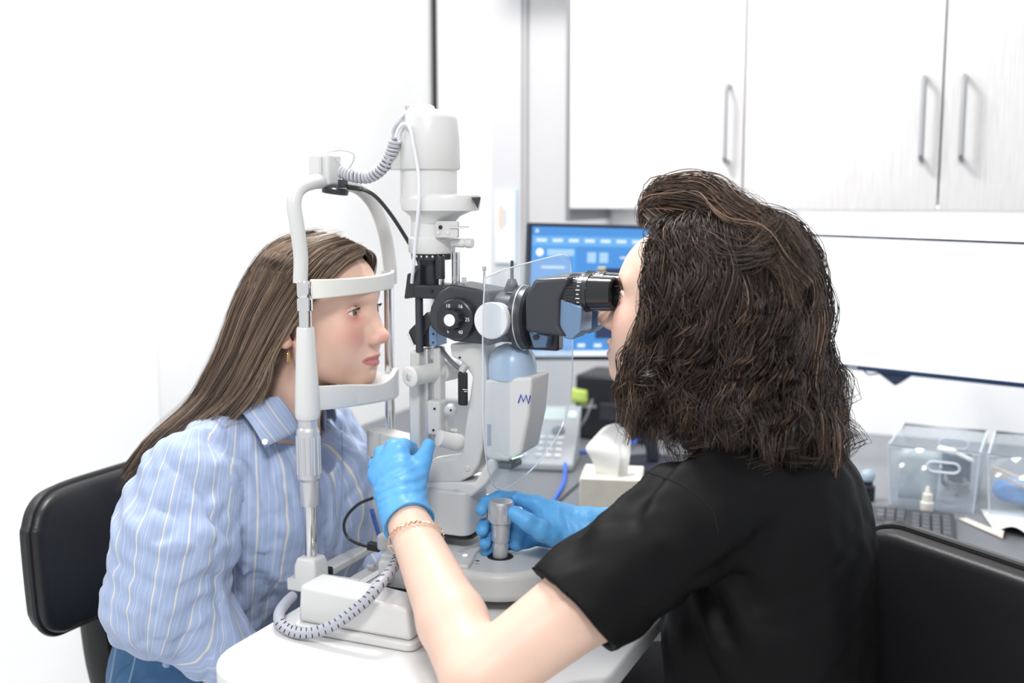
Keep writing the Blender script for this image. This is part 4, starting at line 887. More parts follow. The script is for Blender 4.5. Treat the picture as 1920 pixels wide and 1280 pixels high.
def sleeve_coord(v, s_, e_):
    ax = (e_-s_)/np.linalg.norm(e_-s_); r_ = v-s_; r_ = r_-np.outer(r_ @ ax, ax); u = np.cross(ax, (0, 1, 0)); u /= np.linalg.norm(u); w_ = np.cross(ax, u)
    return np.arctan2(r_ @ w_, r_ @ u)*.085
dN = cap(sv.astype(np.float32), shN+np.array((0, -.03, -.03)), elN, .074); dT = cap(sv.astype(np.float32), (-.285, 0, .60), (-.165, 0, .93), .118, .112, sy=1.45)
dF = cap(sv.astype(np.float32), shF+np.array((0, .03, -.03)), elF, .074)
isN = (dN < dT) & (sv[:, 1] < -.10); isF = (dF < dT) & (sv[:, 1] > .10)
st = np.arctan2(sv[:, 1]*.8, sv[:, 0]+.21)*.15+.12*(sv[:, 2]-.8)*np.sign(sv[:, 1])*.35
st = np.where(isN, sleeve_coord(sv, shN, elN), np.where(isF, sleeve_coord(sv, shF, elF), st))
attr(me, 'stripe', st)
SHIRT = fabricmat('blue_striped_cotton', (.34, .42, .61), stripes=[(.0075, .0010, .1, (.41, .49, .66)), (.034, .0022, .3, (.66, .62, .54)), (.034, .0010, .62, (.52, .56, .68))], fine=1800, bump=.2)
shirt = link_s('shirt', me, SHIRT, PT)
SEAMM = mat('shirt_seam', (.25, .33, .52), .8)
seam(pat_shirt, [(338, 806), (326, 850), (320, 888), (352, 905), (395, 932), (440, 966)], SEAMM, shirt)
seam(pat_shirt, [(336, 806), (360, 800), (400, 790), (432, 772)], SEAMM, shirt)
seam(pat_shirt, [(640, 800), (642, 860), (640, 930), (634, 1000)], SEAMM, shirt, name='placket_seam')
# collar leaves, stand and button
def leaf(pts, mirror=False, name='collar_leaf'):
    a, b, c, d = [V3(A(*x)) for x in pts]; U = np.linspace(0, 1, 12); g = np.array([[(a*(1-u)+b*u)*(1-v_)+(d*(1-u)+c*u)*v_ for v_ in U] for u in U])
    bul = np.sin(U*math.pi)[:, None]*np.sin(U*math.pi)[None]; g[..., 1] -= .010*bul; g[..., 2] += .006*np.sin(U*math.pi)[None]
    if mirror: g[..., 1] *= -1
    mm = MB(); mm.grid(g); me = mm.mesh(name); 
    vv = np.array([w.co[:] for w in me.vertices]); attr(me, 'stripe', np.tile(np.linspace(0, .085, 12), (12, 1)).T.ravel() if True else 0)
    return link(name, me, SHIRT, shirt, solid=.0022, angle=180)
leaf([(438, 757, -.088), (522, 742, -.066), (564, 806, -.052), (497, 838, -.122)])
leaf([(438, 757, -.088), (522, 742, -.066), (564, 806, -.052), (497, 838, -.100)], True)
ang = np.linspace(-2.35, 2.35, 30); cs = np.array([[(-.118-.060*math.cos(a)*1.0+.012*(1-abs(a)/2.35), .058*math.sin(a), z+.022*math.cos(a)) for z in (1.005, 1.022, 1.040)] for a in ang])
mm = MB(); mm.grid(cs); me = mm.mesh('collar_stand'); attr(me, 'stripe', np.repeat(np.linspace(0, .2, 30), 3)); link('collar_stand', me, SHIRT, shirt, solid=.003, angle=180)
for px, py, Y in ((497, 828, -.126),): 
    p = A(px, py, Y); MB().lathe(p, (.3, -1, .3), [(-.001, .0045), (.0012, .0048), (.0018, .0035), (.0012, .002)], 18).build('button', mat('pearl_button', (.8, .8, .8), .25), shirt)
# cuff
ax = (wrN-elN)/np.linalg.norm(wrN-elN); MB().lathe(wrN-ax*.012, ax, [(0, .053), (.002, .0555), (.05, .049), (.051, .046)], 36).build('cuff', fabricmat('cuff_cotton', (.34, .42, .61)), shirt)
# jeans
def jeans(p):
    d = cap(p, (-.30, -.07, .585), (-.30, .07, .585), .118)
    for s in (-1, 1):
        d = su(d, chain(p, [(-.29, s*.085, .56), (.0, s*.115, .545), (-.02, s*.115, .12)], [.095, .072, .052], .03), .04)
    return d+.002*nz3(p, 70, 21)+.0012*nz3(p, 160, 22)
v, q = surfnet(jeans, (-.46, -.24, .06), (.18, .24, .74), .006); me = mkmesh('jeans', v, q)
DEN = fabricmat('blue_denim', (.050, .13, .26), fine=900, bump=.5); jn = link_s('jeans', me, DEN, PT)
THR = mat('denim_thread', (.20, .33, .46), .8)
for pts in ([(222, 1192, -.19), (216, 1225, -.19), (206, 1285, -.185)], [(258, 1205, -.20), (252, 1240, -.195), (240, 1290, -.19)]):
    MB().tube(spline([A(*x) for x in pts], 6), .0016, 6).build('seam', THR, jn)
for s in (-1, 1):
    sh_ = MB(); sh_.prism([(-.05+x, s*.115+y, .001) for x, y in rrect(.26, .092, .04)], (0, 0, .06)); sh_.build('shoe', mat('white_leather', (.7, .7, .7), .5), PT, bevel=.02, seg=4)

# ------------------------------------------------------------------ clinician
CL = thing('person', 'person in a black t-shirt and blue gloves with dark curly hair, looking through the eyepieces', 'person', (.68, 0, 0))
cM, cO, cS = xform((.547, .0, 1.227), yaw=math.radians(180), pitch=math.radians(-8.5), s=1.08)
CSK = skinmat('clinician_skin', (.72, .50, .40), (.72, .36, .29), (.60, .27, .25))
S_, E_, W_ = np.array((.605, -.178, .985)), np.array((.4017, -.381, .818)), np.array((.1925, -.178, .940))
SR, ER, WR = np.array((.605, .178, .985)), np.array((.60, .215, .80)), np.array((.392, .012, .885))
def cl_body(p):
    d = head_sdf(((p-cO) @ cM)/cS, open_mouth=.0025)*cS
    d = su(d, cap(p, (.570, 0, 1.16), (.620, 0, 1.03), .050, .056), .02)
    d = su(d, cap(p, (.65, 0, .96), (.69, 0, .64), .085, .095, sy=1.3), .04)
    for a, b, c in ((S_, E_, W_), (SR, ER, WR)):
        d = su(d, cap(p, (.63, 0, .99), a, .05, .045), .03)
        mid = b+(c-b)*.32
        d = su(d, chain(p, [a, a+(b-a)*.5, b, mid, c, c+(c-b)*.05], [.050, .052, .043, .0425, .0285, .020], .012), .02)
    return d
v, q = surfnet(cl_body, (.12, -.46, .56), (.80, .28, 1.36), .0042, fine=((.40, -.066, 1.10), (.50, .066, 1.27), .0014))
me = mkmesh('body', v, q); face_attrs(me, v, cM, cO, cS); link_s('body', me, CSK, CL)
eye_parts(cM, cO, cS, CL, iris=(.10, .06, .035))
CH = hairmat('clinician_hair', [(0, (.010, .007, .006)), (.45, (.040, .026, .020)), (.8, (.125, .076, .052)), (1, (.32, .20, .135))], .36, .5)
brow_lash(cM, cO, cS, CL, CH, 5)
# curly hair: clumps of strands around guides
r = np.random.default_rng(21)
def hdir(th, R): return np.stack([np.cos(th)*R, np.sin(th)*R], -1)
nc = 330; th = r.uniform(-2.25, 2.25, nc); th[:190] = r.uniform(-2.2, .3, 190)
elv = r.uniform(.05, 1.35, nc); dep = r.random(nc)**.42
axc = np.array((.565, 0.))
def Rmax(t): return np.interp(np.abs(t), [0, .8, 1.57, 2.3], [.198, .178, .128, .118])
C = np.zeros((nc, 6, 3))
sc = np.array((.106, .088, .100)); so = np.array((.567, 0, 1.266))
C[:, 0] = so+np.stack([np.cos(elv)*np.cos(th)*sc[0], np.cos(elv)*np.sin(th)*sc[1], np.sin(elv)*sc[2]], -1)
e2 = np.minimum(elv, .9)-.45; lift = .014+.026*dep
C[:, 1] = so+np.stack([np.cos(e2)*np.cos(th)*(sc[0]+lift), np.cos(e2)*np.sin(th)*(sc[1]+lift), np.sin(e2)*(sc[2]+lift*.6)], -1)
Rr = Rmax(th)*(.45+.55*dep); zE = np.interp(np.abs(th), [0, 1., 1.57, 2.3], [1.005, 1.01, 1.03, 1.07])+r.uniform(0, .10, nc)**1.0*(.4+.6*r.random(nc))
for k, (rf, zf) in enumerate(((.86, .45), (.97, .72), (1., .9), (.95, 1.))):
    xy = axc+hdir(th+.05*k*r.normal(size=nc)*.5, Rr*rf); C[:, 2+k, :2] = xy; C[:, 2+k, 2] = 1.24+(zE-1.24)*zf
front = np.abs(th) > 1.75
C[:, 1:4, 0] = np.maximum(C[:, 1:4, 0], .522); C[:, 4:, 0] = np.maximum(C[:, 4:, 0], .470+.05*r.random((nc, 1)))
C[:, 0, 0] = np.maximum(C[:, 0, 0], .50)
def lock(pts): return np.array([V3(A(*p)) for p in pts])
SP = []
for k in range(46):        # the mass swept from the brow over the crown to the back
    u = r.random(); j = r.normal(size=2)*6
    SP.append(lock([(1206+8*u+j[0], 420-34*u+j[1], -.035-.02*r.random()), (1212+26*u+j[0], 392-40*u+j[1], -.05), (1285+40*u+j[0], 392-45*u+j[1], -.062), (1370+30*u+j[0], 432-45*u+j[1], -.085), (1435+35*u, 470-40*u+j[1], -.10), (1490+30*u, 540-40*u+j[1]*3, -.10)]))
for k in range(16):        # reddish lock lying across the side
    j = r.normal(size=2)*4
    SP.append(lock([(1222+j[0], 402+j[1], -.06), (1270+j[0], 436+j[1], -.085), (1335+j[0], 466+j[1], -.105), (1395+j[0], 478+j[1], -.115), (1445+j[0], 452+j[1], -.112), (1462+j[0], 412+j[1], -.105)]))
for k in range(30):        # locks framing the face
    u = r.random(); j = r.normal(size=6)*5
    SP.append(lock([(1232+12*u, 420, -.06), (1222+20*u+j[0], 500, -.08), (1218+24*u+j[1], 590, -.09), (1196+48*u+j[2], 680, -.094), (1176+62*u+j[3]*2, 750, -.094), (1192+70*u+j[4]*2, 820, -.10)]))
for k in range(7):
    u = r.random(); j = r.normal(size=6)*4
    SP.append(lock([(1220, 560, -.08), (1198+j[0], 640, -.086), (1172+14*u+j[1], 690, -.088), (1162+20*u+j[2], 745, -.088), (1176+20*u, 790, -.088), (1190+30*u, 826+j[3], -.09)]))
C = np.concatenate([C, np.array(SP)]); nall = len(C); spec_ = np.arange(nall) >= nc
C += r.normal(size=C.shape)*.004*np.array((0, .4, .8, 1, 1, 1))[None, :, None]
mm_ = 28; GP = arclen(resample(C, 48), mm_); tt = np.linspace(0, 1, mm_)
T = np.gradient(GP, axis=1); T /= np.linalg.norm(T, axis=2, keepdims=True)+1e-9; u_ = np.cross(T, (.2, .3, .93)); u_ /= np.linalg.norm(u_, axis=2, keepdims=True)+1e-9; w3 = np.cross(T, u_)
amp = np.where(spec_, .0032, .0092)[:, None]*np.interp(tt, [0, .12, .4, 1], [0, .5, 1.0, 1.35])[None]*r.uniform(.5, 1.3, nall)[:, None]
cyc = r.uniform(1.8, 4.6, nall)[:, None]*np.where(spec_, .7, 1)[:, None]; ph = r.uniform(0, 6.28, nall)[:, None]; a_ = ph+cyc*2*math.pi*(tt**1.1)[None]
GP = GP+(amp*np.cos(a_))[..., None]*u_+(amp*np.sin(a_)*.8)[..., None]*w3
ns = 18; n = nall*ns; ci = np.repeat(np.arange(nall), ns)
spread = np.interp(tt, [0, .3, 1], [.0040, .0060, .0050])
off = r.normal(size=(n, 2)); P = GP[ci]+(off[:, :1]*spread[None])[..., None]*u_[ci]+(off[:, 1:]*spread[None])[..., None]*w3[ci]
P = outside(P, cM, cO, cS, (-.012, 0, .028), (.099, .0755, .080), 0.)
P += (.0026*np.sin(tt[None]*r.uniform(6, 26, n)[:, None]+r.uniform(0, 6, n)[:, None]))[..., None]*r.normal(size=(n, 1, 3))*tt[None, :, None]
shd = np.clip(.27+.16*r.normal(size=nall)[ci]+.22*np.abs(r.normal(size=n))*(r.random(n) < .6)+np.where(spec_, .22, 0)[ci], 0, 1)
chair_ = strands('hair', P, r.uniform(.00030, .00090, n), CH, CL, shd)
nf = 320; fi = r.integers(0, nall, nf); FP = GP[fi]+(r.normal(size=(nf, 1, 3))*.012*tt[None, :, None])+(.006*np.sin(tt[None]*r.uniform(5, 16, nf)[:, None]+r.uniform(0, 6, nf)[:, None]))[..., None]*r.normal(size=(nf, 1, 3))
strands('flyaway_hair', FP, .00024, CH, chair_, np.clip(r.normal(size=nf)*.2+.8, 0, 1))
def cl_cap(p):
    l = ((p-cO) @ cM)/cS
    d = ell_(l, (-.020, 0, .038), (.099, .083, .090))*cS
    d = np.maximum(d, (.78*(l[:, 0]-.026)-.55*(l[:, 2]-.06))*1.0)
    v_ = ell_(p, (.615, 0, 1.14), (.115, .098, .15)); v_ = np.maximum(v_, 1.035-p[:, 2])
    v_ = np.maximum(v_, .545-p[:, 0])
    return su(d, v_, .03)
v, q = surfnet(cl_cap, (.42, -.13, 1.0), (.78, .13, 1.40), .0045); me = mkmesh('hair_base', v, q); attr(me, 'shade', np.full(len(v), .10)); link_s('hair_base', me, CH, chair_)

# black t-shirt
hemc = S_+(E_-S_)*.58; hemn = (E_-S_)/np.linalg.norm(E_-S_)+np.array((0, 0, -.22)); hemn /= np.linalg.norm(hemn)
hemr = SR+(ER-SR)*.55; hrn = (ER-SR)/np.linalg.norm(ER-SR)
def cl_shirt(p):
    d = cap(p, (.700, 0, .58), (.660, 0, .90), .122, .122, sy=1.40)
    d = su(d, cap(p, (.635, -.115, 1.005), (.635, .115, 1.005), .064), .07)
    d = su(d, ell_(p, (.70, 0, .93), (.085, .145, .13)), .05)
    d = su(d, ell_(p, (.660, 0, .77), (.138, .185, .20)), .05)
    for a, b, hc_, hn in ((S_, E_, hemc, hemn), (SR, ER, hemr, hrn)):
        sl = np.maximum(cap(p, a, b, .068, .070), plane(p, hc_, hn)); d = su(d, sl, .03)
        d = np.maximum(d, np.where(np.linalg.norm(p-f32(hc_), axis=1) < .13, plane(p, hc_, hn), -9))
    fo = .0052*nz3(p*np.array((1, 1, .5), np.float32), 42, 31)+.0020*nz3(p, 85, 33)
    ws = np.exp(-(np.linalg.norm(p-f32((.50, -.16, 1.0)), axis=1)/.13)**2); fo = fo+ws*.0105*np.sin((p[:, 0]*.75-p[:, 1]*.6+p[:, 2]*.9)*95+1.2*np.sin(p[:, 1]*45))
    wa = np.exp(-(np.linalg.norm(p-f32((.60, -.19, .86)), axis=1)/.09)**2); fo = fo+wa*.005*np.sin((p[:, 0]+p[:, 2]*.6)*110)
    d = d+fo
    d = ss(d, cap(p, (.555, 0, 1.16), (.618, 0, 1.02), .064, .062), .006)
    armd = (E_-S_)/np.linalg.norm(E_-S_); inner = chain(p, [hemc-armd*.02, hemc+armd*.08], [.057, .060]); d = ss(d, inner, .004)
    return np.maximum(d, .60-p[:, 2])
v, q = surfnet(cl_shirt, (.36, -.36, .56), (.86, .34, 1.10), .0038); me = mkmesh('t_shirt', v, q)
BTEE = fabricmat('black_jersey', (.0035, .0035, .004), .58, fine=2200, bump=.15); tee = link_s('t_shirt', me, BTEE, CL)
seam(cl_shirt, [(1215, 885), (1270, 905), (1310, 930), (1338, 962), (1346, 1000)], mat('tee_seam', (.002, .002, .002), .8), tee, .0007)
# hem seam rings
u0 = np.cross(hemn, (0, 0, 1)); u0 /= np.linalg.norm(u0); w0 = np.cross(hemn, u0)
# trousers, shoes
def cl_tr(p):
    d = cap(p, (.71, -.07, .575), (.71, .07, .575), .115)
    for s in (-1, 1): d = su(d, chain(p, [(.69, s*.09, .56), (.44, s*.26, .55), (.46, s*.30, .10)], [.09, .068, .05], .03), .04)
    return d+.002*nz3(p, 60, 41)
v, q = surfnet(cl_tr, (.32, -.4, .05), (.86, .4, .72), .007); link_s('trousers', mkmesh('trousers', v, q), fabricmat('black_twill', (.010, .010, .012), .8), CL)
for s in (-1, 1): sh_ = MB(); sh_.prism([(.43+x, s*.30+y, .001) for x, y in rrect(.25, .09, .04)], (0, 0, .06)); sh_.build('shoe', mat('black_shoe', (.015, .015, .016), .4), CL, bevel=.02, seg=4)
# bracelet on the left wrist
bc = np.array(A(778, 1012, -.215)); fa = (W_-E_)/np.linalg.norm(W_-E_); tpos = np.dot(bc-E_, fa); bc = E_+fa*tpos
un = np.cross(fa, (0, 0, 1)); un /= np.linalg.norm(un); wn = np.cross(fa, un); br_ = MB(); nb_ = 34; tl = .35
GOLD = mat('rose_gold_chain', (.80, .50, .30), .25, 1.)
rw = .0365
for k in range(nb_*2):
    a = k*math.pi/nb_; p = bc+rw*(math.cos(a)*un+math.sin(a)*wn)+fa*(.010*math.cos(a-2.2)); tdir = -math.sin(a)*un+math.cos(a)*wn
    b_ = tdir*.0026+fa*.0020*(1 if k % 2 else -1)
    br_.tube([p-b_, p+b_], .0010, 5)
br_.build('bracelet', GOLD, CL)
# gloves
GL = mat('nitrile_blue', (.105, .37, .72), .42, spec=.45, bump=.5, bscale=110, var=.10, vscale=50)
Q = lambda px, py, Y: V3(A(px, py, Y))
def fing(p, pts, rs, k=.004): return chain(p, pts, rs, k)
cuffn = (W_-E_)/np.linalg.norm(W_-E_); cuff_c = W_-cuffn*.022
def gloveL(p):
    K = [Q(750, 851, -.112), Q(733, 855, -.116), Q(716, 869, -.120), Q(706, 890, -.126)]
    d = chain(p, [W_-cuffn*.03, W_, Q(752, 925, -.160)], [.0365, .0335, .034], .01)
    pal = None
    for k_, b in zip(K, (Q(766, 920, -.158), Q(754, 922, -.160), Q(744, 925, -.162), Q(733, 930, -.165))):
        e = cap(p, b, k_, .0175, .0135); pal = e if pal is None else su(pal, e, .012)
    d = su(d, pal, .018)
    tips = [[K[0], Q(757, 836, -.085), Q(768, 840, -.058), Q(777, 862, -.044)], [K[1], Q(737, 838, -.088), Q(750, 838, -.056), Q(766, 862, -.042)],
            [K[2], Q(716, 850, -.090), Q(730, 848, -.055), Q(756, 876, -.042)], [K[3], Q(704, 872, -.096), Q(718, 872, -.062), Q(745, 894, -.048)]]
    for t_, rr in zip(tips, (.0110, .0112, .0108, .0098)): d = su(d, fing(p, t_, [rr*1.12, rr*1.05, rr*.95, rr*.85]), .005)
    d = su(d, fing(p, [Q(772, 925, -.150), Q(783, 893, -.128), Q(793, 862, -.108), Q(803, 834, -.092)], [.0190, .0155, .0125, .0098]), .010)
    wr = np.exp(-(np.linalg.norm(p-f32(Q(755, 915, -.165)), axis=1)/.035)**2)
    d = d+.0011*nz3(p, 150, 51)+wr*.0011*np.sin((p[:, 2]*1.2-p[:, 0]*.3)*480+2.2*np.sin(p[:, 0]*90))
    d = np.maximum(d, -plane(p, cuff_c+np.array((0, 0, 0)), cuffn))
    return np.maximum(d, -np.maximum(cap(p, W_-cuffn*.06, W_-cuffn*.004, .033, .030), .0))
v, q = surfnet(gloveL, (.08, -.25, .87), (.26, -.01, 1.07), .0019); gl = link_s('glove', mkmesh('glove', v, q), GL, CL)
uc = np.cross(cuffn, (0, 0, 1)); uc /= np.linalg.norm(uc); wc = np.cross(cuffn, uc)
MB().tube([cuff_c+.0352*(math.cos(a)*uc+math.sin(a)*wc)+cuffn*(.0012*math.sin(3*a)) for a in np.linspace(0, 2*math.pi, 41)[:-1]], .0016, 8, closed=True).build('cuff_roll', GL, gl)
cR = (WR-ER)/np.linalg.norm(WR-ER)
def gloveR(p):
    d = chain(p, [WR-cR*.11, WR-cR*.04, WR, Q(1045, 985, .0)], [.047, .041, .035, .031], .01)
    K = [Q(1004, 944, .004), Q(1006, 962, .020), Q(1010, 985, .030), Q(1018, 1008, .034)]; pal = None
    for k_, b in zip(K, (Q(1052, 968, .004), Q(1054, 982, .010), Q(1056, 996, .014), Q(1058, 1010, .012))):
        e = cap(p, b, k_, .0165, .0130); pal = e if pal is None else su(pal, e, .012)
    d = su(d, pal, .018)
    jx, jy = JX+.002, JY
    def around(z, a0, a1, n=4, rr=.030): return [np.array((jx+rr*math.cos(a), jy+rr*math.sin(a), z+dz)) for a, dz in zip(np.linspace(a0, a1, n), np.linspace(.004, -.006, n))]
    zt = CT+(jt-CT)*.86
    d = su(d, fing(p, [K[0]]+[Q(966, 934, .012)]+around(zt+.004, 2.1, 3.6, 3, .0295), [.0118, .0108, .0104, .0098, .0088]), .006)
    d = su(d, fing(p, [K[1]]+around(zt-.026, 1.0, 3.7, 5, .0290), [.0118, .0110, .0106, .0104, .0100, .0090]), .006)
    d = su(d, fing(p, [K[2]]+around(zt-.047, .9, 3.7, 5, .0255), [.0112, .0106, .0102, .0100, .0096, .0088]), .006)
    d = su(d, fing(p, [K[3]]+around(zt-.062, .8, 3.2, 4, .0245), [.0102, .0096, .0092, .0088, .0080]), .006)
    d = su(d, fing(p, [Q(1048, 1003, -.018), Q(1015, 994, -.044), Q(988, 978, -.056), Q(964, 962, -.058)], [.0190, .0155, .0130, .0105]), .010)
    d = d+.0010*nz3(p, 150, 61)
    wr = np.exp(-(np.linalg.norm(p-f32(Q(1050, 1000, -.01)), axis=1)/.035)**2); d = d+wr*.0011*np.sin((p[:, 0]+p[:, 2]*.4)*480+2*np.sin(p[:, 2]*90))
    return np.maximum(d, -plane(p, WR-cR*.10, cR))
v, q = surfnet(gloveR, (.22, -.12, .79), (.53, .16, .97), .0019); link_s('glove', mkmesh('glove', v, q), GL, CL)

# ------------------------------------------------------------------ chairs
LEATH = mat('black_leatherette', (.014, .014, .016), .36, spec=.45, bump=.12, bscale=500)
CFRAME = mat('black_chair_frame', (.012, .012, .013), .45)
def pad(name, outline, thick, nrm, parent, material, bow=0., rim=True):
    """outline: closed list of 3D points; cushion with soft edge"""
    P = np.array(outline); c = P.mean(0); n_ = V3(nrm); n_ /= np.linalg.norm(n_)
    m = MB(); k = len(P); rings = []
    for s, h in ((1., -.5), (1.012, 0), (1., .3), (.965, .46), (.90, .54), (.7, .62), (.35, .66)): rings.append(c+(P-c)*s+n_*h*thick)
    back = [c+(P-c)*s+n_*-.5*thick for s in (.35,)]
    allr = back+rings; v_ = np.concatenate(allr)
    if bow:
        w_ = P[:, :]-c; e = np.linalg.svd(w_)[2][0]; v_ = v_+np.outer(((v_-c) @ e)**2*bow, n_)
    f = []
    for a in range(len(allr)-1):
        for i in range(k): j = (i+1) % k; f.append((a*k+i, a*k+j, (a+1)*k+j, (a+1)*k+i))
    f.append(tuple(range(k-1, -1, -1))); f.append(tuple((len(allr)-1)*k+i for i in range(k)))
    m.add(v_, f); o = m.build(name, material, parent, angle=60)
    if rim:
        rr_ = P+(P-c)*.014
        if bow: rr_ = rr_+np.outer(((rr_-c) @ e)**2*bow, n_)
        MB().tube(rr_, .006, 8, closed=True).build('piping', CFRAME, o)
    return o
def swivel(t, x, y, seat_z, rz=0.):
    MB().prism([(x+a, y+b, seat_z-.03) for a, b in rrect(.42, .42, .10, 8)], (0, 0, .055)).build('seat', LEATH, t, bevel=.02, seg=4)
    MB().cyl((x, y, .09), (x, y, seat_z-.03), .026).build('gas_column', CFRAME, t)
    for k in range(5):
        a = rz+k*2*math.pi/5; MB().tube([(x, y, .10), (x+.15*math.cos(a), y+.15*math.sin(a), .085), (x+.27*math.cos(a), y+.27*math.sin(a), .065)], [.022, .018, .014], 8).build('base_leg', CFRAME, t)
        MB().cyl((x+.27*math.cos(a)-.012*math.sin(a), y+.27*math.sin(a)+.012*math.cos(a), .028), (x+.27*math.cos(a)+.012*math.sin(a), y+.27*math.sin(a)-.012*math.cos(a), .028), .027).build('castor', RUBBER, t)
# patient chair
t = thing('office_chair', 'black padded chair with a rounded backrest behind the person in the striped shirt', 'chair', (-.36, 0, 0))
BXp = -.50
ol = [at(x, y, X=BXp) for x, y in ((22, 1010), (26, 985), (38, 955), (62, 930), (95, 914), (150, 898), (225, 880))]
olb = [at(x, y, X=BXp) for x, y in ((200, 1147), (130, 1170), (92, 1181), (62, 1176), (44, 1158), (36, 1130))]
ny = -ol[0].y; pl = [np.array(p) for p in olb[::-1]]; 
left = [np.array(p) for p in spline([V3(p) for p in olb[1:]]+[V3(p) for p in ol[:-1]], 5)]
right_ = [p*np.array((1, -1, 1)) for p in left[::-1]]
bkp = pad('backrest', left+right_, .040, (1, 0, .05), t, LEATH, bow=.75)
MB().tube(spline([(-.545, 0, .72), (-.555, 0, .60), (-.52, 0, .46), (-.40, 0, .425)], 6), .020, 10, flat=1.6).build('back_bar', CFRAME, t)
MB().box((-.533, 0, .72), (.02, .12, .16)).build('back_plate', CFRAME, t, bevel=.005)
swivel(t, -.31, 0, .455, .3)
# clinician chair, turned with its backrest towards the camera
t = thing('office_chair', 'black padded chair beside the person in the black t-shirt', 'chair', (.80, .0, 0))
c1, c2 = at(1690, 985, Z=.895), at(1920, 1062, Z=.895); d_ = (c2-c1).normalized(); nn = Vector((d_.y, -d_.x, 0)); nn = nn if nn.y < 0 else -nn
ctr = c1+d_*.17; W2 = .235
pp = []
for a, b in rrect(2*W2, .34, .085, 8): pp.append(V3(ctr+d_*a+Vector((0, 0, .725+b-.0))-Vector((0, 0, ctr.z))))
pad('backrest', pp, .06, tuple(nn), t, LEATH, bow=.5)
bb = ctr-nn*.05
MB().tube(spline([(bb.x, bb.y, .70), (bb.x, bb.y, .52), (bb.x-.06, bb.y-.05, .42), (.83, 0, .415)], 6), .020, 10, flat=1.5).build('back_bar', CFRAME, t)
swivel(t, .80, .0, .445, .628)

# ------------------------------------------------------------------ screens
BEZ = mat('screen_bezel_black', (.018, .022, .035), .6, spec=.2)
def emat(name, col, st):
    m = mat(name, (.01, .01, .012), .4, emit=st); m.node_tree.nodes['Principled BSDF'].inputs['Emission Color'].default_value = (*col, 1); return m
class Scr:
    def __init__(s, tl, wdir, hdir_, w_, h): s.o = V3(tl); s.u = V3(wdir)/np.linalg.norm(V3(wdir)); s.v = V3(hdir_); s.v -= s.u*np.dot(s.u, s.v); s.v /= np.linalg.norm(s.v); s.n = np.cross(s.u, s.v); s.w = w_; s.h = h
    def p(s, a, b, d=0.): return s.o+s.u*a*s.w+s.v*b*s.h+s.n*d       # n points away from the viewer
    def rect(s, m, a0, b0, a1, b1, d, th=.0006): m.prism([s.p(a0, b0, d), s.p(a1, b0, d), s.p(a1, b1, d), s.p(a0, b1, d)], tuple(-s.n*th))
def monitor(label, tl, wd, hd, w_, h, bz, scr, top=1.6):
    s = Scr(tl, wd, hd, w_, h); c = s.p(.5, .5, .03); t = thing('monitor', label, 'monitor', tuple(c))
    m = MB(); m.prism([s.p(-bz, -bz*top, .0), s.p(1+bz, -bz*top, .0), s.p(1+bz, 1+bz*2.2, .0), s.p(-bz, 1+bz*2.2, .0)], tuple(s.n*.028)); m.build('housing', BEZ, t, bevel=.004)
    m = MB(); s.rect(m, 0, 0, 1, 1, -.0004); sc = m.build('screen', scr, t)
    return s, t, sc
# left screen: patient image software
wd = Vector((.80, .60, -.030)); tl = at(998, 424, Y=.82)
s1_, t1, sc1 = monitor('monitor with a blue software window and a dark eye image', tl, wd, (0, 0, -1), .52, .292, .016, emat('ui_blue', (.045, .20, .50), 1.))
def ui(name, rects, m_):
    mm = MB()
    for a0, b0, a1, b1 in rects: s1_.rect(mm, a0, b0, a1, b1, -.0011, .0004)
    mm.build(name, m_, sc1)
ui('menu_bar', [(0, .07, 1, .145)], emat('ui_light', (.10, .30, .58), 1.))
ui('side_panel', [(.0, .145, .20, 1.)], emat('ui_mid', (.06, .24, .55), 1.))
mm = MB()
for k in range(7): s1_.rect(mm, .02+.072*k, .09, .065+.072*k, .115, -.0017, .0003)
for k in range(3): s1_.rect(mm, .045, .30+.1*k, .15, .318+.1*k, -.0017, .0003)
s1_.rect(mm, .0155, .02, .028, .045, -.0017, .0003); s1_.rect(mm, .40, .22, .62, .235, -.0017, .0003)
for k in range(10): s1_.rect(mm, .22+.075*k, .90, .255+.075*k, .93, -.0017, .0003)
tag(mm.build('menu_text', emat('ui_white', (.50, .60, .68), 1.), sc1), kind='stuff')
for nm_, rc_ in (('tool_button', (.25, .19, .29, .27)), ('tool_button', (.305, .19, .345, .27)), ('search_field', (.07, .17, .19, .22))):
    mm = MB(); s1_.rect(mm, *rc_, -.0014, .0003); mm.build(nm_, emat('ui_button', (.28, .45, .64), 1.), sc1)
c_ = s1_.p(.036, .195, -.0014); MB().cyl(c_, c_-s1_.n*.0004, .0085, n=24).build('round_button', emat('ui_white2', (.9, .92, .85), .9), sc1)
ui('image_area', [(.30, .31, .98, .86)], emat('ui_dark', (.012, .025, .075), .9))
mm = MB(); mm.prism([s1_.p(.62+.26*.56*math.cos(a), .585+.26*math.sin(a), -.0014) for a in np.linspace(0, 6.283, 36)[:-1]], tuple(-s1_.n*.0003)); mm.build('eye_image', emat('ui_eye', (.22, .55, .45), .8), sc1)
mm = MB(); mm.prism([s1_.p(.64+.21*.56*math.cos(a), .585+.21*math.sin(a), -.0018) for a in np.linspace(0, 6.283, 36)[:-1]], tuple(-s1_.n*.0003)); mm.build('eye_image', emat('ui_eye2', (.10, .30, .55), .8), sc1)
ui('image_tag', [(.30, .30, .335, .335)], emat('ui_tag', (.85, .70, .40), .9))
ui('task_bar', [(0, .955, 1, 1.)], emat('ui_task', (.60, .66, .72), 1.))
arm_c = s1_.p(.5, .55, .03)
MB().tube([s1_.p(.5, .55, .028), s1_.p(.5, .55, .06), (arm_c[0]+.05, arm_c[1]-.0, DZ+.02)], .016, 10).build('stand_arm', BEZ, t1)
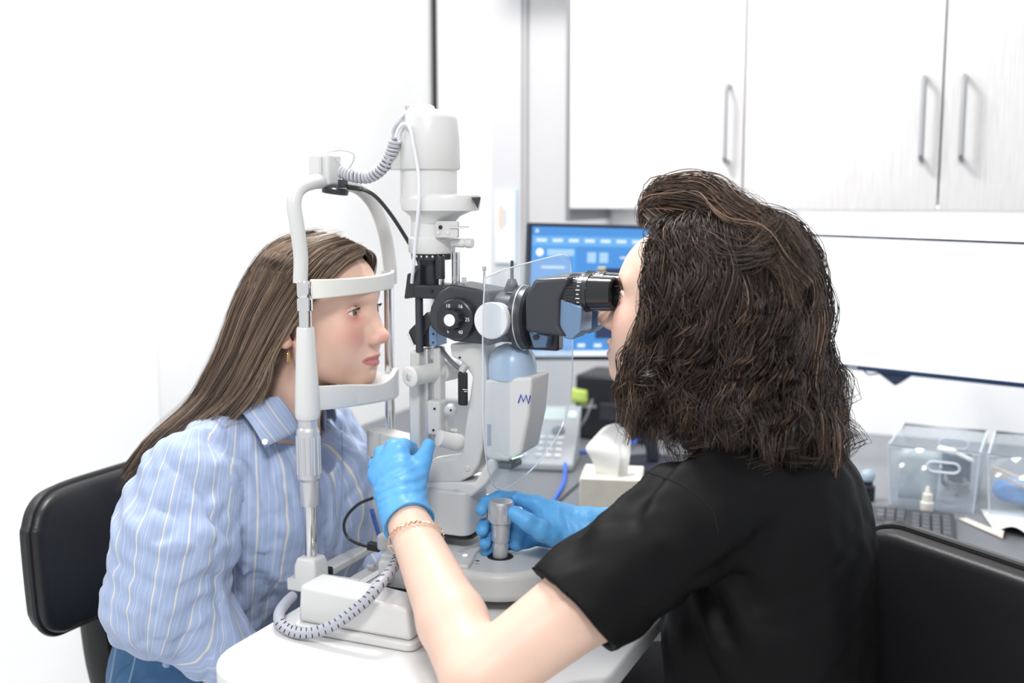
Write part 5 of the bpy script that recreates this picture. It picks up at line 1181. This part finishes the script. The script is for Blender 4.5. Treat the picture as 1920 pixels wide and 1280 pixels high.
MB().lathe((arm_c[0]+.05, arm_c[1], DZ+.0005), (0, 0, 1), [(0, .09), (.012, .088), (.016, .03)], 32).build('stand_foot', BEZ, t1)
# right screen: bright white page
tl = at(1512, 443, Y=1.12); tr = at(1920, 459, Y=1.02); wd = tr-tl
s2_, t2, sc2 = monitor('wide monitor showing a bright white page', tl-wd.normalized()*.06, wd, (.02, 0, -1), .56, .283, .006, emat('screen_white', (.93, .97, 1.), 1.0), 3.4)
mm = MB(); mm.prism([s2_.p(-.006, 1.0, -.0005), s2_.p(1.006, 1.0, -.0005), s2_.p(1.006, 1.04, -.0005), s2_.p(-.006, 1.04, -.0005)], tuple(s2_.n*.02)); mm.build('lower_bezel', mat('bezel_navy', (.015, .035, .09), .35), t2, bevel=.001)
mm = MB(); s2_.rect(mm, .305, 1.014, .345, 1.026, -.001, .0004); mm.build('brand_mark', mat('mark_grey', (.5, .52, .56), .4), t2)
pt_ = [s2_.p(.415, 1.035, .004), s2_.p(.56, 1.035, .004), s2_.p(.495, 1.135, .004)]
MB().prism(pt_, tuple(s2_.n*.03)).build('mount_plate', mat('mount_navy', (.025, .04, .08), .4), t2, bevel=.002)
MB().tube(spline([s2_.p(.36, 1.03, .01), s2_.p(.385, 1.07, .012), s2_.p(.43, 1.05, .012)], 6), .002, 6).build('signal_cable', CBLACK, t2)
q = s2_.p(.495, .6, .03); MB().tube([s2_.p(.495, .6, .026), s2_.p(.495, .6, .10), (q[0]+.02, 1.59, q[2])], .018, 10).build('wall_arm', CFRAME, t2)
MB().box((q[0]+.02, 1.592, q[2]), (.10, .014, .12)).build('wall_plate', CFRAME, t2, bevel=.002)

# ------------------------------------------------------------------ wall poster
t = thing('poster', 'small framed eye diagram poster on the back wall behind the instrument', 'poster', (-.44, 1.56, 1.28))
p0, p1 = at(931, 358, Y=1.565), at(966, 492, Y=1.565)
MB().bx(p0.x-.004, p1.x+.004, 1.561, 1.5685, p1.z-.004, p0.z+.004).build('frame', mat('pale_blue_frame', (.55, .74, .88), .4), t, bevel=.001)
MB().bx(p0.x, p1.x, 1.5595, 1.561, p1.z, p0.z).build('sheet', mat('poster_paper', (.88, .90, .92), .6), t)
cx_, cz_ = at(936, 405, Y=1.558).x+.006, at(936, 408, Y=1.558).z
MB().prism([(cx_+.011*math.cos(a), 1.5594, cz_+.040*math.sin(a)) for a in np.linspace(0, 6.283, 28)[:-1]], (0, -.0005, 0)).build('printed_eye', mat('print_orange', (.78, .58, .46), .6), t)
MB().prism([(cx_+.013+.006*math.cos(a), 1.5592, cz_+.03*math.sin(a)) for a in np.linspace(0, 6.283, 28)[:-1]], (0, -.0006, 0)).build('printed_cornea', mat('print_blue', (.50, .62, .80), .6), t)

# ------------------------------------------------------------------ desk objects
# telephone
ph0 = at(1030, 880, Z=DZ); t = thing('desk_phone', 'grey office telephone with a keypad behind the breath shield', 'telephone', tuple(ph0))
Mf = Matrix.Translation(Vector((ph0.x-.035, ph0.y+.055, DZ))) @ Matrix.Rotation(math.radians(14), 4, 'Z') @ Matrix.Scale(.92, 4)
def tr(pts): return [tuple(Mf @ Vector(p)) for p in pts]
PG = mat('phone_grey', (.34, .36, .38), .4); PK = mat('phone_key', (.58, .60, .62), .4)
m = MB(); w2 = .085; side = [(-.09, .002), (-.09, .02), (.105, .135), (.11, .125), (.06, .002)]
m.prism(tr([(-w2, y, z) for y, z in side]), tuple(Mf.to_3x3() @ Vector((2*w2, 0, 0)))); ph = m.build('body', PG, t, bevel=.004)
sl = math.atan2(.115, .195)
def onp(x, s, h=.0): return Mf @ Vector((x, -.09+s*math.cos(sl)-h*math.sin(sl), .02+s*math.sin(sl)+h*math.cos(sl)))
def pq(x, s, a, b, h0, h1):
    base = [onp(x-a, s-b, h0), onp(x+a, s-b, h0), onp(x+a, s+b, h0), onp(x-a, s+b, h0)]; return base, onp(x, s, h1)-onp(x, s, h0)
b_, e_ = pq(.0, .188, .045, .024, -.001, .002); MB().prism(b_, e_).build('display', mat('lcd', (.52, .60, .58), .25), t)
b_, e_ = pq(.065, .188, .010, .012, -.001, .002); MB().prism(b_, e_).build('indicator', mat('phone_lamp', (.60, .85, .75), .4), t)
kb = None
for r_ in range(4):
    for c in range(3):
        b_, e_ = pq(-.005+.024*c, .030+.022*r_, .008, .006, -.001, .004); MB().prism(b_, e_).build('key', PK, t, bevel=.001)
for c in range(4): b_, e_ = pq(-.045, .030+.026*c, .009, .006, -.001, .004); MB().prism(b_, e_).build('key', PK, t, bevel=.001)
q = onp(.035, .122, 0); MB().lathe(q, onp(0, 0, 1)-onp(0, 0, 0), [(0, .016), (.003, .016), (.004, .008), (.006, .008)], 20).build('navigation_key', mat('phone_dark', (.14, .15, .17), .35), t)
m = MB(); m.tube(spline([onp(-.068, .0, .012), onp(-.068, .02, .030), onp(-.068, .10, .034), onp(-.068, .18, .030), onp(-.068, .20, .012)], 6), .015, 10, flat=.8); m.build('handset', PG, t)
# black dock with a green sticky note
q = at(1125, 835, Z=DZ); t = thing('docking_box', 'black box with a green sticky note under the blue screen', 'box', (q.x+.02, q.y, DZ))
m = MB(); bz0 = q.y+.055; m.bx(q.x-.09, q.x+.12, bz0, bz0+.16, DZ+.0005, DZ+.17); m.build('body', mat('box_black', (.015, .016, .02), .45), t, bevel=.008)
MB().bx(q.x-.075, q.x-.03, bz0-.002, bz0, DZ+.085, DZ+.094).build('badge', mat('badge_grey', (.35, .36, .38), .4), t)
MB().bx(q.x-.02, q.x+.035, bz0-.004, bz0, DZ+.055, DZ+.10).build('port_frame', DGREY, t, bevel=.002)
n0 = at(1086, 741, Y=bz0-.003); m = MB(); m.grid(np.array([[(n0.x-.022+.044*a+.003*b, bz0-.003-.006*b*(1-a), n0.z+.019-.038*b-.004*a) for b in np.linspace(0, 1, 4)] for a in np.linspace(0, 1, 4)])); m.build('sticky_note', mat('sticky_green', (.55, .72, .16), .6), t, solid=.0006)
# tissue box
q = at(1120, 975, Z=DZ); t = thing('tissue_box', 'cream tissue box with a white tissue pulled up', 'tissue box', tuple(q))
Bx = (q.x+.012, q.y+.055)
b_ = MB(); b_.box((Bx[0], Bx[1], DZ+.0435), (.12, .12, .085), rz=.25); bo = b_.build('carton', mat('carton_cream', (.78, .74, .64), .6, var=.12, vscale=40), t, bevel=.002)
for k in range(3): MB().box((Bx[0]-.03+.03*k, Bx[1]-.0605+.006*k, DZ+.03+.012*k), (.03, .003, .02), rz=.25).build('printed_leaf', mat('leaf_print_%d' % k, ((.70, .55, .30), (.75, .40, .42), (.45, .58, .60))[k], .6), bo)
def T3(px, py, dy=0.): return V3(at(px, py, Y=Bx[1]-.03+dy))
prof = [[(1118, 930), (1138, 940), (1156, 932)], [(1116, 890), (1138, 895), (1160, 885)], [(1110, 858), (1138, 850), (1166, 850)], [(1090, 842), (1128, 832), (1168, 822)], [(1112, 822), (1138, 812), (1166, 800)], [(1130, 800), (1146, 794), (1160, 792)]]
g = np.array([[T3(x, y, .012*math.sin(i*1.7+j*1.3)) for j, (x, y) in enumerate(row)] for i, row in enumerate(prof)])
m = MB(); m.grid(g); m.build('tissue', mat('tissue_white', (.86, .86, .84), .8), t, solid=.0015, subsurf=3)
m = MB(); m.grid(g+np.array((.012, .02, -.01))); m.build('tissue', mat('tissue_white', (.86, .86, .84), .8), t, solid=.0015, subsurf=3)
# cables
BLU = mat('network_blue', (.02, .13, .68), .35)
def cord(label, pts, r_, m_, z=DZ): return tag(MB().tube(spline([at(px, py, Z=zz) for px, py, zz in pts], 8), r_, 8).build('cable', m_), label, 'cable')
cord('bright blue network cable dropping past the telephone onto the desk', [(1066, 775, DZ+.09), (1074, 800, DZ+.07), (1062, 850, DZ+.03), (1058, 900, DZ+.006), (1048, 922, DZ+.005), (1030, 950, DZ+.005)], .0042, BLU)
cord('blue network cable running along the desk behind the tissue box', [(1050, 842, DZ+.005), (1080, 846, DZ+.005), (1130, 846, DZ+.005), (1170, 838, DZ+.01), (1200, 820, DZ+.02), (1230, 800, DZ+.02)], .0042, BLU)
cord('thin dark grey lead crossing the desk in front of the tissue box', [(1150, 858, DZ+.02), (1120, 880, DZ+.004), (1085, 905, DZ+.004), (1050, 935, DZ+.004), (1028, 952, DZ+.004)], .0026, mat('lead_grey', (.10, .11, .13), .4))
cord('thin grey lead curving down in front of the black box', [(1128, 690, DZ+.14), (1112, 745, DZ+.11), (1098, 785, DZ+.06), (1078, 810, DZ+.02), (1040, 850, DZ+.004)], .0026, mat('lead_pale', (.30, .32, .35), .4))
# keyboard
BR, FR, BL = at(1789, 958, Z=DZ+.016), at(1822, 1018, Z=DZ+.016), at(1620, 943, Z=DZ+.016)
ux = (BL-BR).normalized(); uy = (FR-BR); uy -= ux*uy.dot(ux); dpt = uy.length; uy.normalize(); KW = .43
t = thing('keyboard', 'black full-size keyboard on the desk in front of the clear bins', 'keyboard', tuple(BR+ux*.2))
def kp(a, b, z=0.): v_ = BR+ux*a+uy*b; return (v_.x, v_.y, v_.z+z)
KBM = mat('keyboard_black', (.045, .047, .055), .45); KEYM = mat('key_grey', (.085, .09, .105), .4)
m = MB(); m.prism([kp(0, 0, -.0155), kp(KW, 0, -.0155), kp(KW, dpt, -.0155), kp(0, dpt, -.0155)], (0, 0, .0125)); m.build('case', KBM, t, bevel=.004)
km = MB(); u_k = .0185; hk = dpt/7.0
kmesh = None
def key(a, b, wd_=1.):
    k = MB(); w1, h1 = u_k*wd_*.44, hk*.42
    k.add([kp(a-w1, b-h1, -.003), kp(a+w1, b-h1, -.003), kp(a+w1, b+h1, -.003), kp(a-w1, b+h1, -.003), kp(a-w1*.8, b-h1*.75, .005), kp(a+w1*.8, b-h1*.75, .005), kp(a+w1*.8, b+h1*.75, .005), kp(a-w1*.8, b+h1*.75, .005)],
          [(0, 3, 2, 1), (4, 5, 6, 7), (0, 1, 5, 4), (1, 2, 6, 5), (2, 3, 7, 6), (3, 0, 4, 7)]); ko = k.build('key', KEYM, t)
for c in range(4):
    for r_ in range(5): key(.016+c*u_k, hk*(2.0+r_*.92))
for c in range(3):
    for r_ in (0, 1): key(.016+4.5*u_k+c*u_k, hk*(2.0+r_*.92))
    key(.016+4.5*u_k+c*u_k, hk*(2.0+4*.92)); key(.016+4.5*u_k+c*u_k, hk*.8)
key(.016+5.5*u_k, hk*(2.0+3*.92))
for r_ in range(5):
    for c in range(12): key(.016+(8.2+c)*u_k+.004*r_, hk*(2.0+r_*.92))
for c in range(12): key(.016+(8.2+c)*u_k, hk*.8)
# clear bins
CLR = bpy.data.materials.new('clear_plastic'); CLR.use_nodes = True; nt = CLR.node_tree; N = nt.nodes; L = nt.links
for n_ in list(N): N.remove(n_)
out_ = N.new('ShaderNodeOutputMaterial'); tr_ = N.new('ShaderNodeBsdfTransparent'); gl_ = N.new('ShaderNodeBsdfGlossy'); df_ = N.new('ShaderNodeBsdfDiffuse'); a1_ = N.new('ShaderNodeMixShader'); a2_ = N.new('ShaderNodeMixShader')
tr_.inputs[0].default_value = (.93, .95, .97, 1); gl_.inputs['Roughness'].default_value = .08; df_.inputs[0].default_value = (.8, .86, .92, 1); a1_.inputs[0].default_value = .07
nz_ = N.new('ShaderNodeTexNoise'); nz_.inputs['Scale'].default_value = 14; mr_ = N.new('ShaderNodeMapRange'); mr_.inputs[3].default_value = .05; mr_.inputs[4].default_value = .16
L.new(nz_.outputs['Fac'], mr_.inputs[0]); L.new(mr_.outputs[0], a2_.inputs[0]); L.new(tr_.outputs[0], a1_.inputs[1]); L.new(gl_.outputs[0], a1_.inputs[2]); L.new(a1_.outputs[0], a2_.inputs[1]); L.new(df_.outputs[0], a2_.inputs[2]); L.new(a2_.outputs[0], out_.inputs[0])
CLE = mat('clear_rim', (.62, .68, .74), .15)
def bin_(label, f0, f1, H, D):
    ux_ = (f1-f0); W = ux_.length; ux_.normalize(); uy_ = Vector((-ux_.y, ux_.x, 0)); c = f0+ux_*W/2+uy_*D/2
    t = thing('storage_bin', label, 'bin', (c.x, c.y, DZ), 'clear storage bins on the desk')
    def q(a, b, h, g=0.): v_ = f0+ux_*(a*W)+uy_*(b*D); k = .09*h; v_ = c+(v_-c)*(1+k); return (v_.x, v_.y, DZ+.001+h*H)
    m = MB(); cr_ = [(0, 0), (1, 0), (1, 1), (0, 1)]; v_ = [q(a, b, h) for h in (0, 1) for a, b in cr_]
    m.add(v_, [(3, 2, 1, 0)]+[(i, (i+1) % 4, 4+(i+1) % 4, 4+i) for i in range(4)]); bo = m.build('body', CLR, t, solid=.002)
    MB().tube([q(a, b, 1) for a, b in cr_], .0028, 8, closed=True).build('rim', CLE, t)
    for a, b in cr_: MB().tube([q(a, b, 0), q(a, b, 1)], .0015, 6).build('corner_edge', CLE, t)
    for b in (-.012, 1.012):
        hd_ = []
        for x, z in rrect(.36, .17, .08, 6): hd_.append(q(.62+x, b, .72+z))
        MB().tube(hd_, .0028, 8, closed=True).build('handle_rim', CLE, t)
    return t, q
f0, f1 = at(1668, 948, Z=DZ), at(1824, 966, Z=DZ); D_ = .22
f0 = f0+Vector((0, .012, 0)); f1 = f1+Vector((0, .012, 0))
tb1, qb = bin_('clear plastic bin holding a pale pouch, cords and a white bottle top', f0, f1, .125, D_)
u_b = (f1-f0).normalized(); g0 = f1+u_b*.03; tb2, qb2 = bin_('clear plastic bin holding a blue bag and tan wooden sticks', g0, g0+u_b*(f1-f0).length, .125, D_)
# contents
def inb(q, a, b, h): return Vector(q(a, b, h))
m = MB(); P_ = np.array([[inb(qb, .06+.46*x+.05*z, .20+.02*math.sin(3*x+2*z), .03+.86*z) for z in np.linspace(0, 1, 6)] for x in np.linspace(0, 1, 6)]); m.grid(P_)
tag(m.build('pouch', mat('pouch_pale', (.50, .56, .58), .4, bump=.4, bscale=60), solid=.006), 'pale translucent pouch standing in the clear bin', 'pouch')
q0 = at(1738, 957, Z=DZ)+Vector((0, -.004, 0)); tb = thing('dropper_bottle', 'small white dropper bottle in front of the pale pouch', 'bottle', (q0.x, q0.y, DZ))
MB().lathe((q0.x, q0.y, DZ+.001), (0, 0, 1), [(0, .0125), (.002, .0135), (.018, .0135), (.020, .0105), (.023, .0105)], 22).build('bottle_body', mat('bottle_white', (.72, .70, .66), .4), tb)
MB().lathe((q0.x, q0.y, DZ+.024), (0, 0, 1), [(0, .0105), (.012, .0100), (.014, .0055), (.026, .0035), (.028, .002)], 20).build('nozzle_cap', mat('bottle_white', (.72, .70, .66), .4), tb)
hk_ = [inb(qb, .60+.03*math.sin(k*.9), .45+.08*math.cos(k*.7), .1+.05*k/8) for k in range(0)]
pts = [inb(qb, .60+.28*(.5+.5*math.sin(k*.8)), .5+.3*math.cos(k*.8), .08+.28*abs(math.sin(k*.35))) for k in range(18)]
tag(MB().tube(spline(pts, 5), .0042, 8).build('cord_bundle', mat('cord_grey', (.16, .16, .18), .5)), 'coiled grey cord bundle lying in the clear bin', 'cord')
tag(MB().bx(inb(qb, .56, 0, 0).x, inb(qb, .93, 0, 0).x, inb(qb, .5, .75, 0).y, inb(qb, .5, .9, 0).y, DZ+.006, DZ+.085).build('cloth_pouch', mat('navy_cloth', (.015, .05, .10), .8), bevel=.01), 'dark navy cloth case at the rear of the clear bin', 'case')
a, b = inb(qb, .50, .55, .80), inb(qb, .92, .35, .72); tag(MB().tube(spline([a, (a+b)/2+Vector((0, 0, .004)), b], 6), [.007]*6+[.0045]*6+[.0025], 10).build('applicator', mat('applicator_white', (.75, .75, .74), .4)), 'white plastic applicator resting across the clear bin', 'applicator')
def bagf(p):
    c = inb(qb2, .38, .45, .25); return ell_(p, tuple(c), (.065, .05, .028))+.005*nz3(p, 60, 71)
c = inb(qb2, .38, .45, .25); v, q = surfnet(bagf, (c.x-.11, c.y-.09, DZ+.004), (c.x+.11, c.y+.09, DZ+.09), .004)
tag(link_s('plastic_bag', mkmesh('plastic_bag', v, q), mat('bag_blue', (.05, .30, .72), .3), None), 'bright blue plastic bag in the clear bin', 'bag')
a, b = inb(qb2, .0, .25, .62), inb(qb2, .75, .12, .30)
for k in range(2):
    o_ = Vector((.004*k, .006*k, .009*k)); tag(MB().tube([a+o_, b+o_*1.2], [.006, .007], 8, flat=.4).build('wooden_stick', mat('tan_wood', (.62, .45, .28), .6)), ('flat tan wooden stick lying directly on the blue bag', 'tan wooden stick lying on top of another stick in the clear bin')[k], 'stick', 'wooden sticks in the bin')
# glass jar and bag behind the clinician's hair
q0 = at(1622, 905, Z=DZ+.05); q0 = Vector((q0.x+.0, q0.y+.05, DZ)); tj = thing('small_jar', 'small dark jar with a glass stopper beside the clear bins', 'jar', tuple(q0))
MB().lathe((q0.x, q0.y, DZ+.001), (0, 0, 1), [(0, .014), (.002, .016), (.03, .016), (.034, .011), (.04, .011)], 22).build('jar_body', mat('jar_dark', (.02, .022, .03), .2), tj)
MB().lathe((q0.x, q0.y, DZ+.041), (0, 0, 1), [(0, .009), (.004, .014), (.014, .016), (.022, .012), (.026, .004)], 20).build('stopper', mat('stopper_glass', (.35, .45, .55), .12), tj)
# papers
def sheet(label, corners, lift, col):
    c4 = [V3(at(px, py, Z=DZ+.002)) for px, py in corners]; U = np.linspace(0, 1, 8)
    g = np.array([[(c4[0]*(1-u)+c4[1]*u)*(1-v_)+(c4[3]*(1-u)+c4[2]*u)*v_+np.array((0, 0, lift*math.sin(u*math.pi)*(v_**2))) for v_ in U] for u in U]); m = MB(); m.grid(g)
    return tag(m.build('paper_sheet', mat('paper_'+label[:6], col, .7), solid=.0008, angle=180), label, 'paper')
sheet('crumpled white paper sheet in front of the second clear bin', [(1838, 955), (1925, 958), (1935, 1012), (1866, 998)], .018, (.74, .74, .73))
sheet('small folded leaflet with a pale blue corner beside the keyboard', [(1796, 972), (1812, 970), (1884, 1000), (1880, 1010)], .010, (.70, .66, .58))
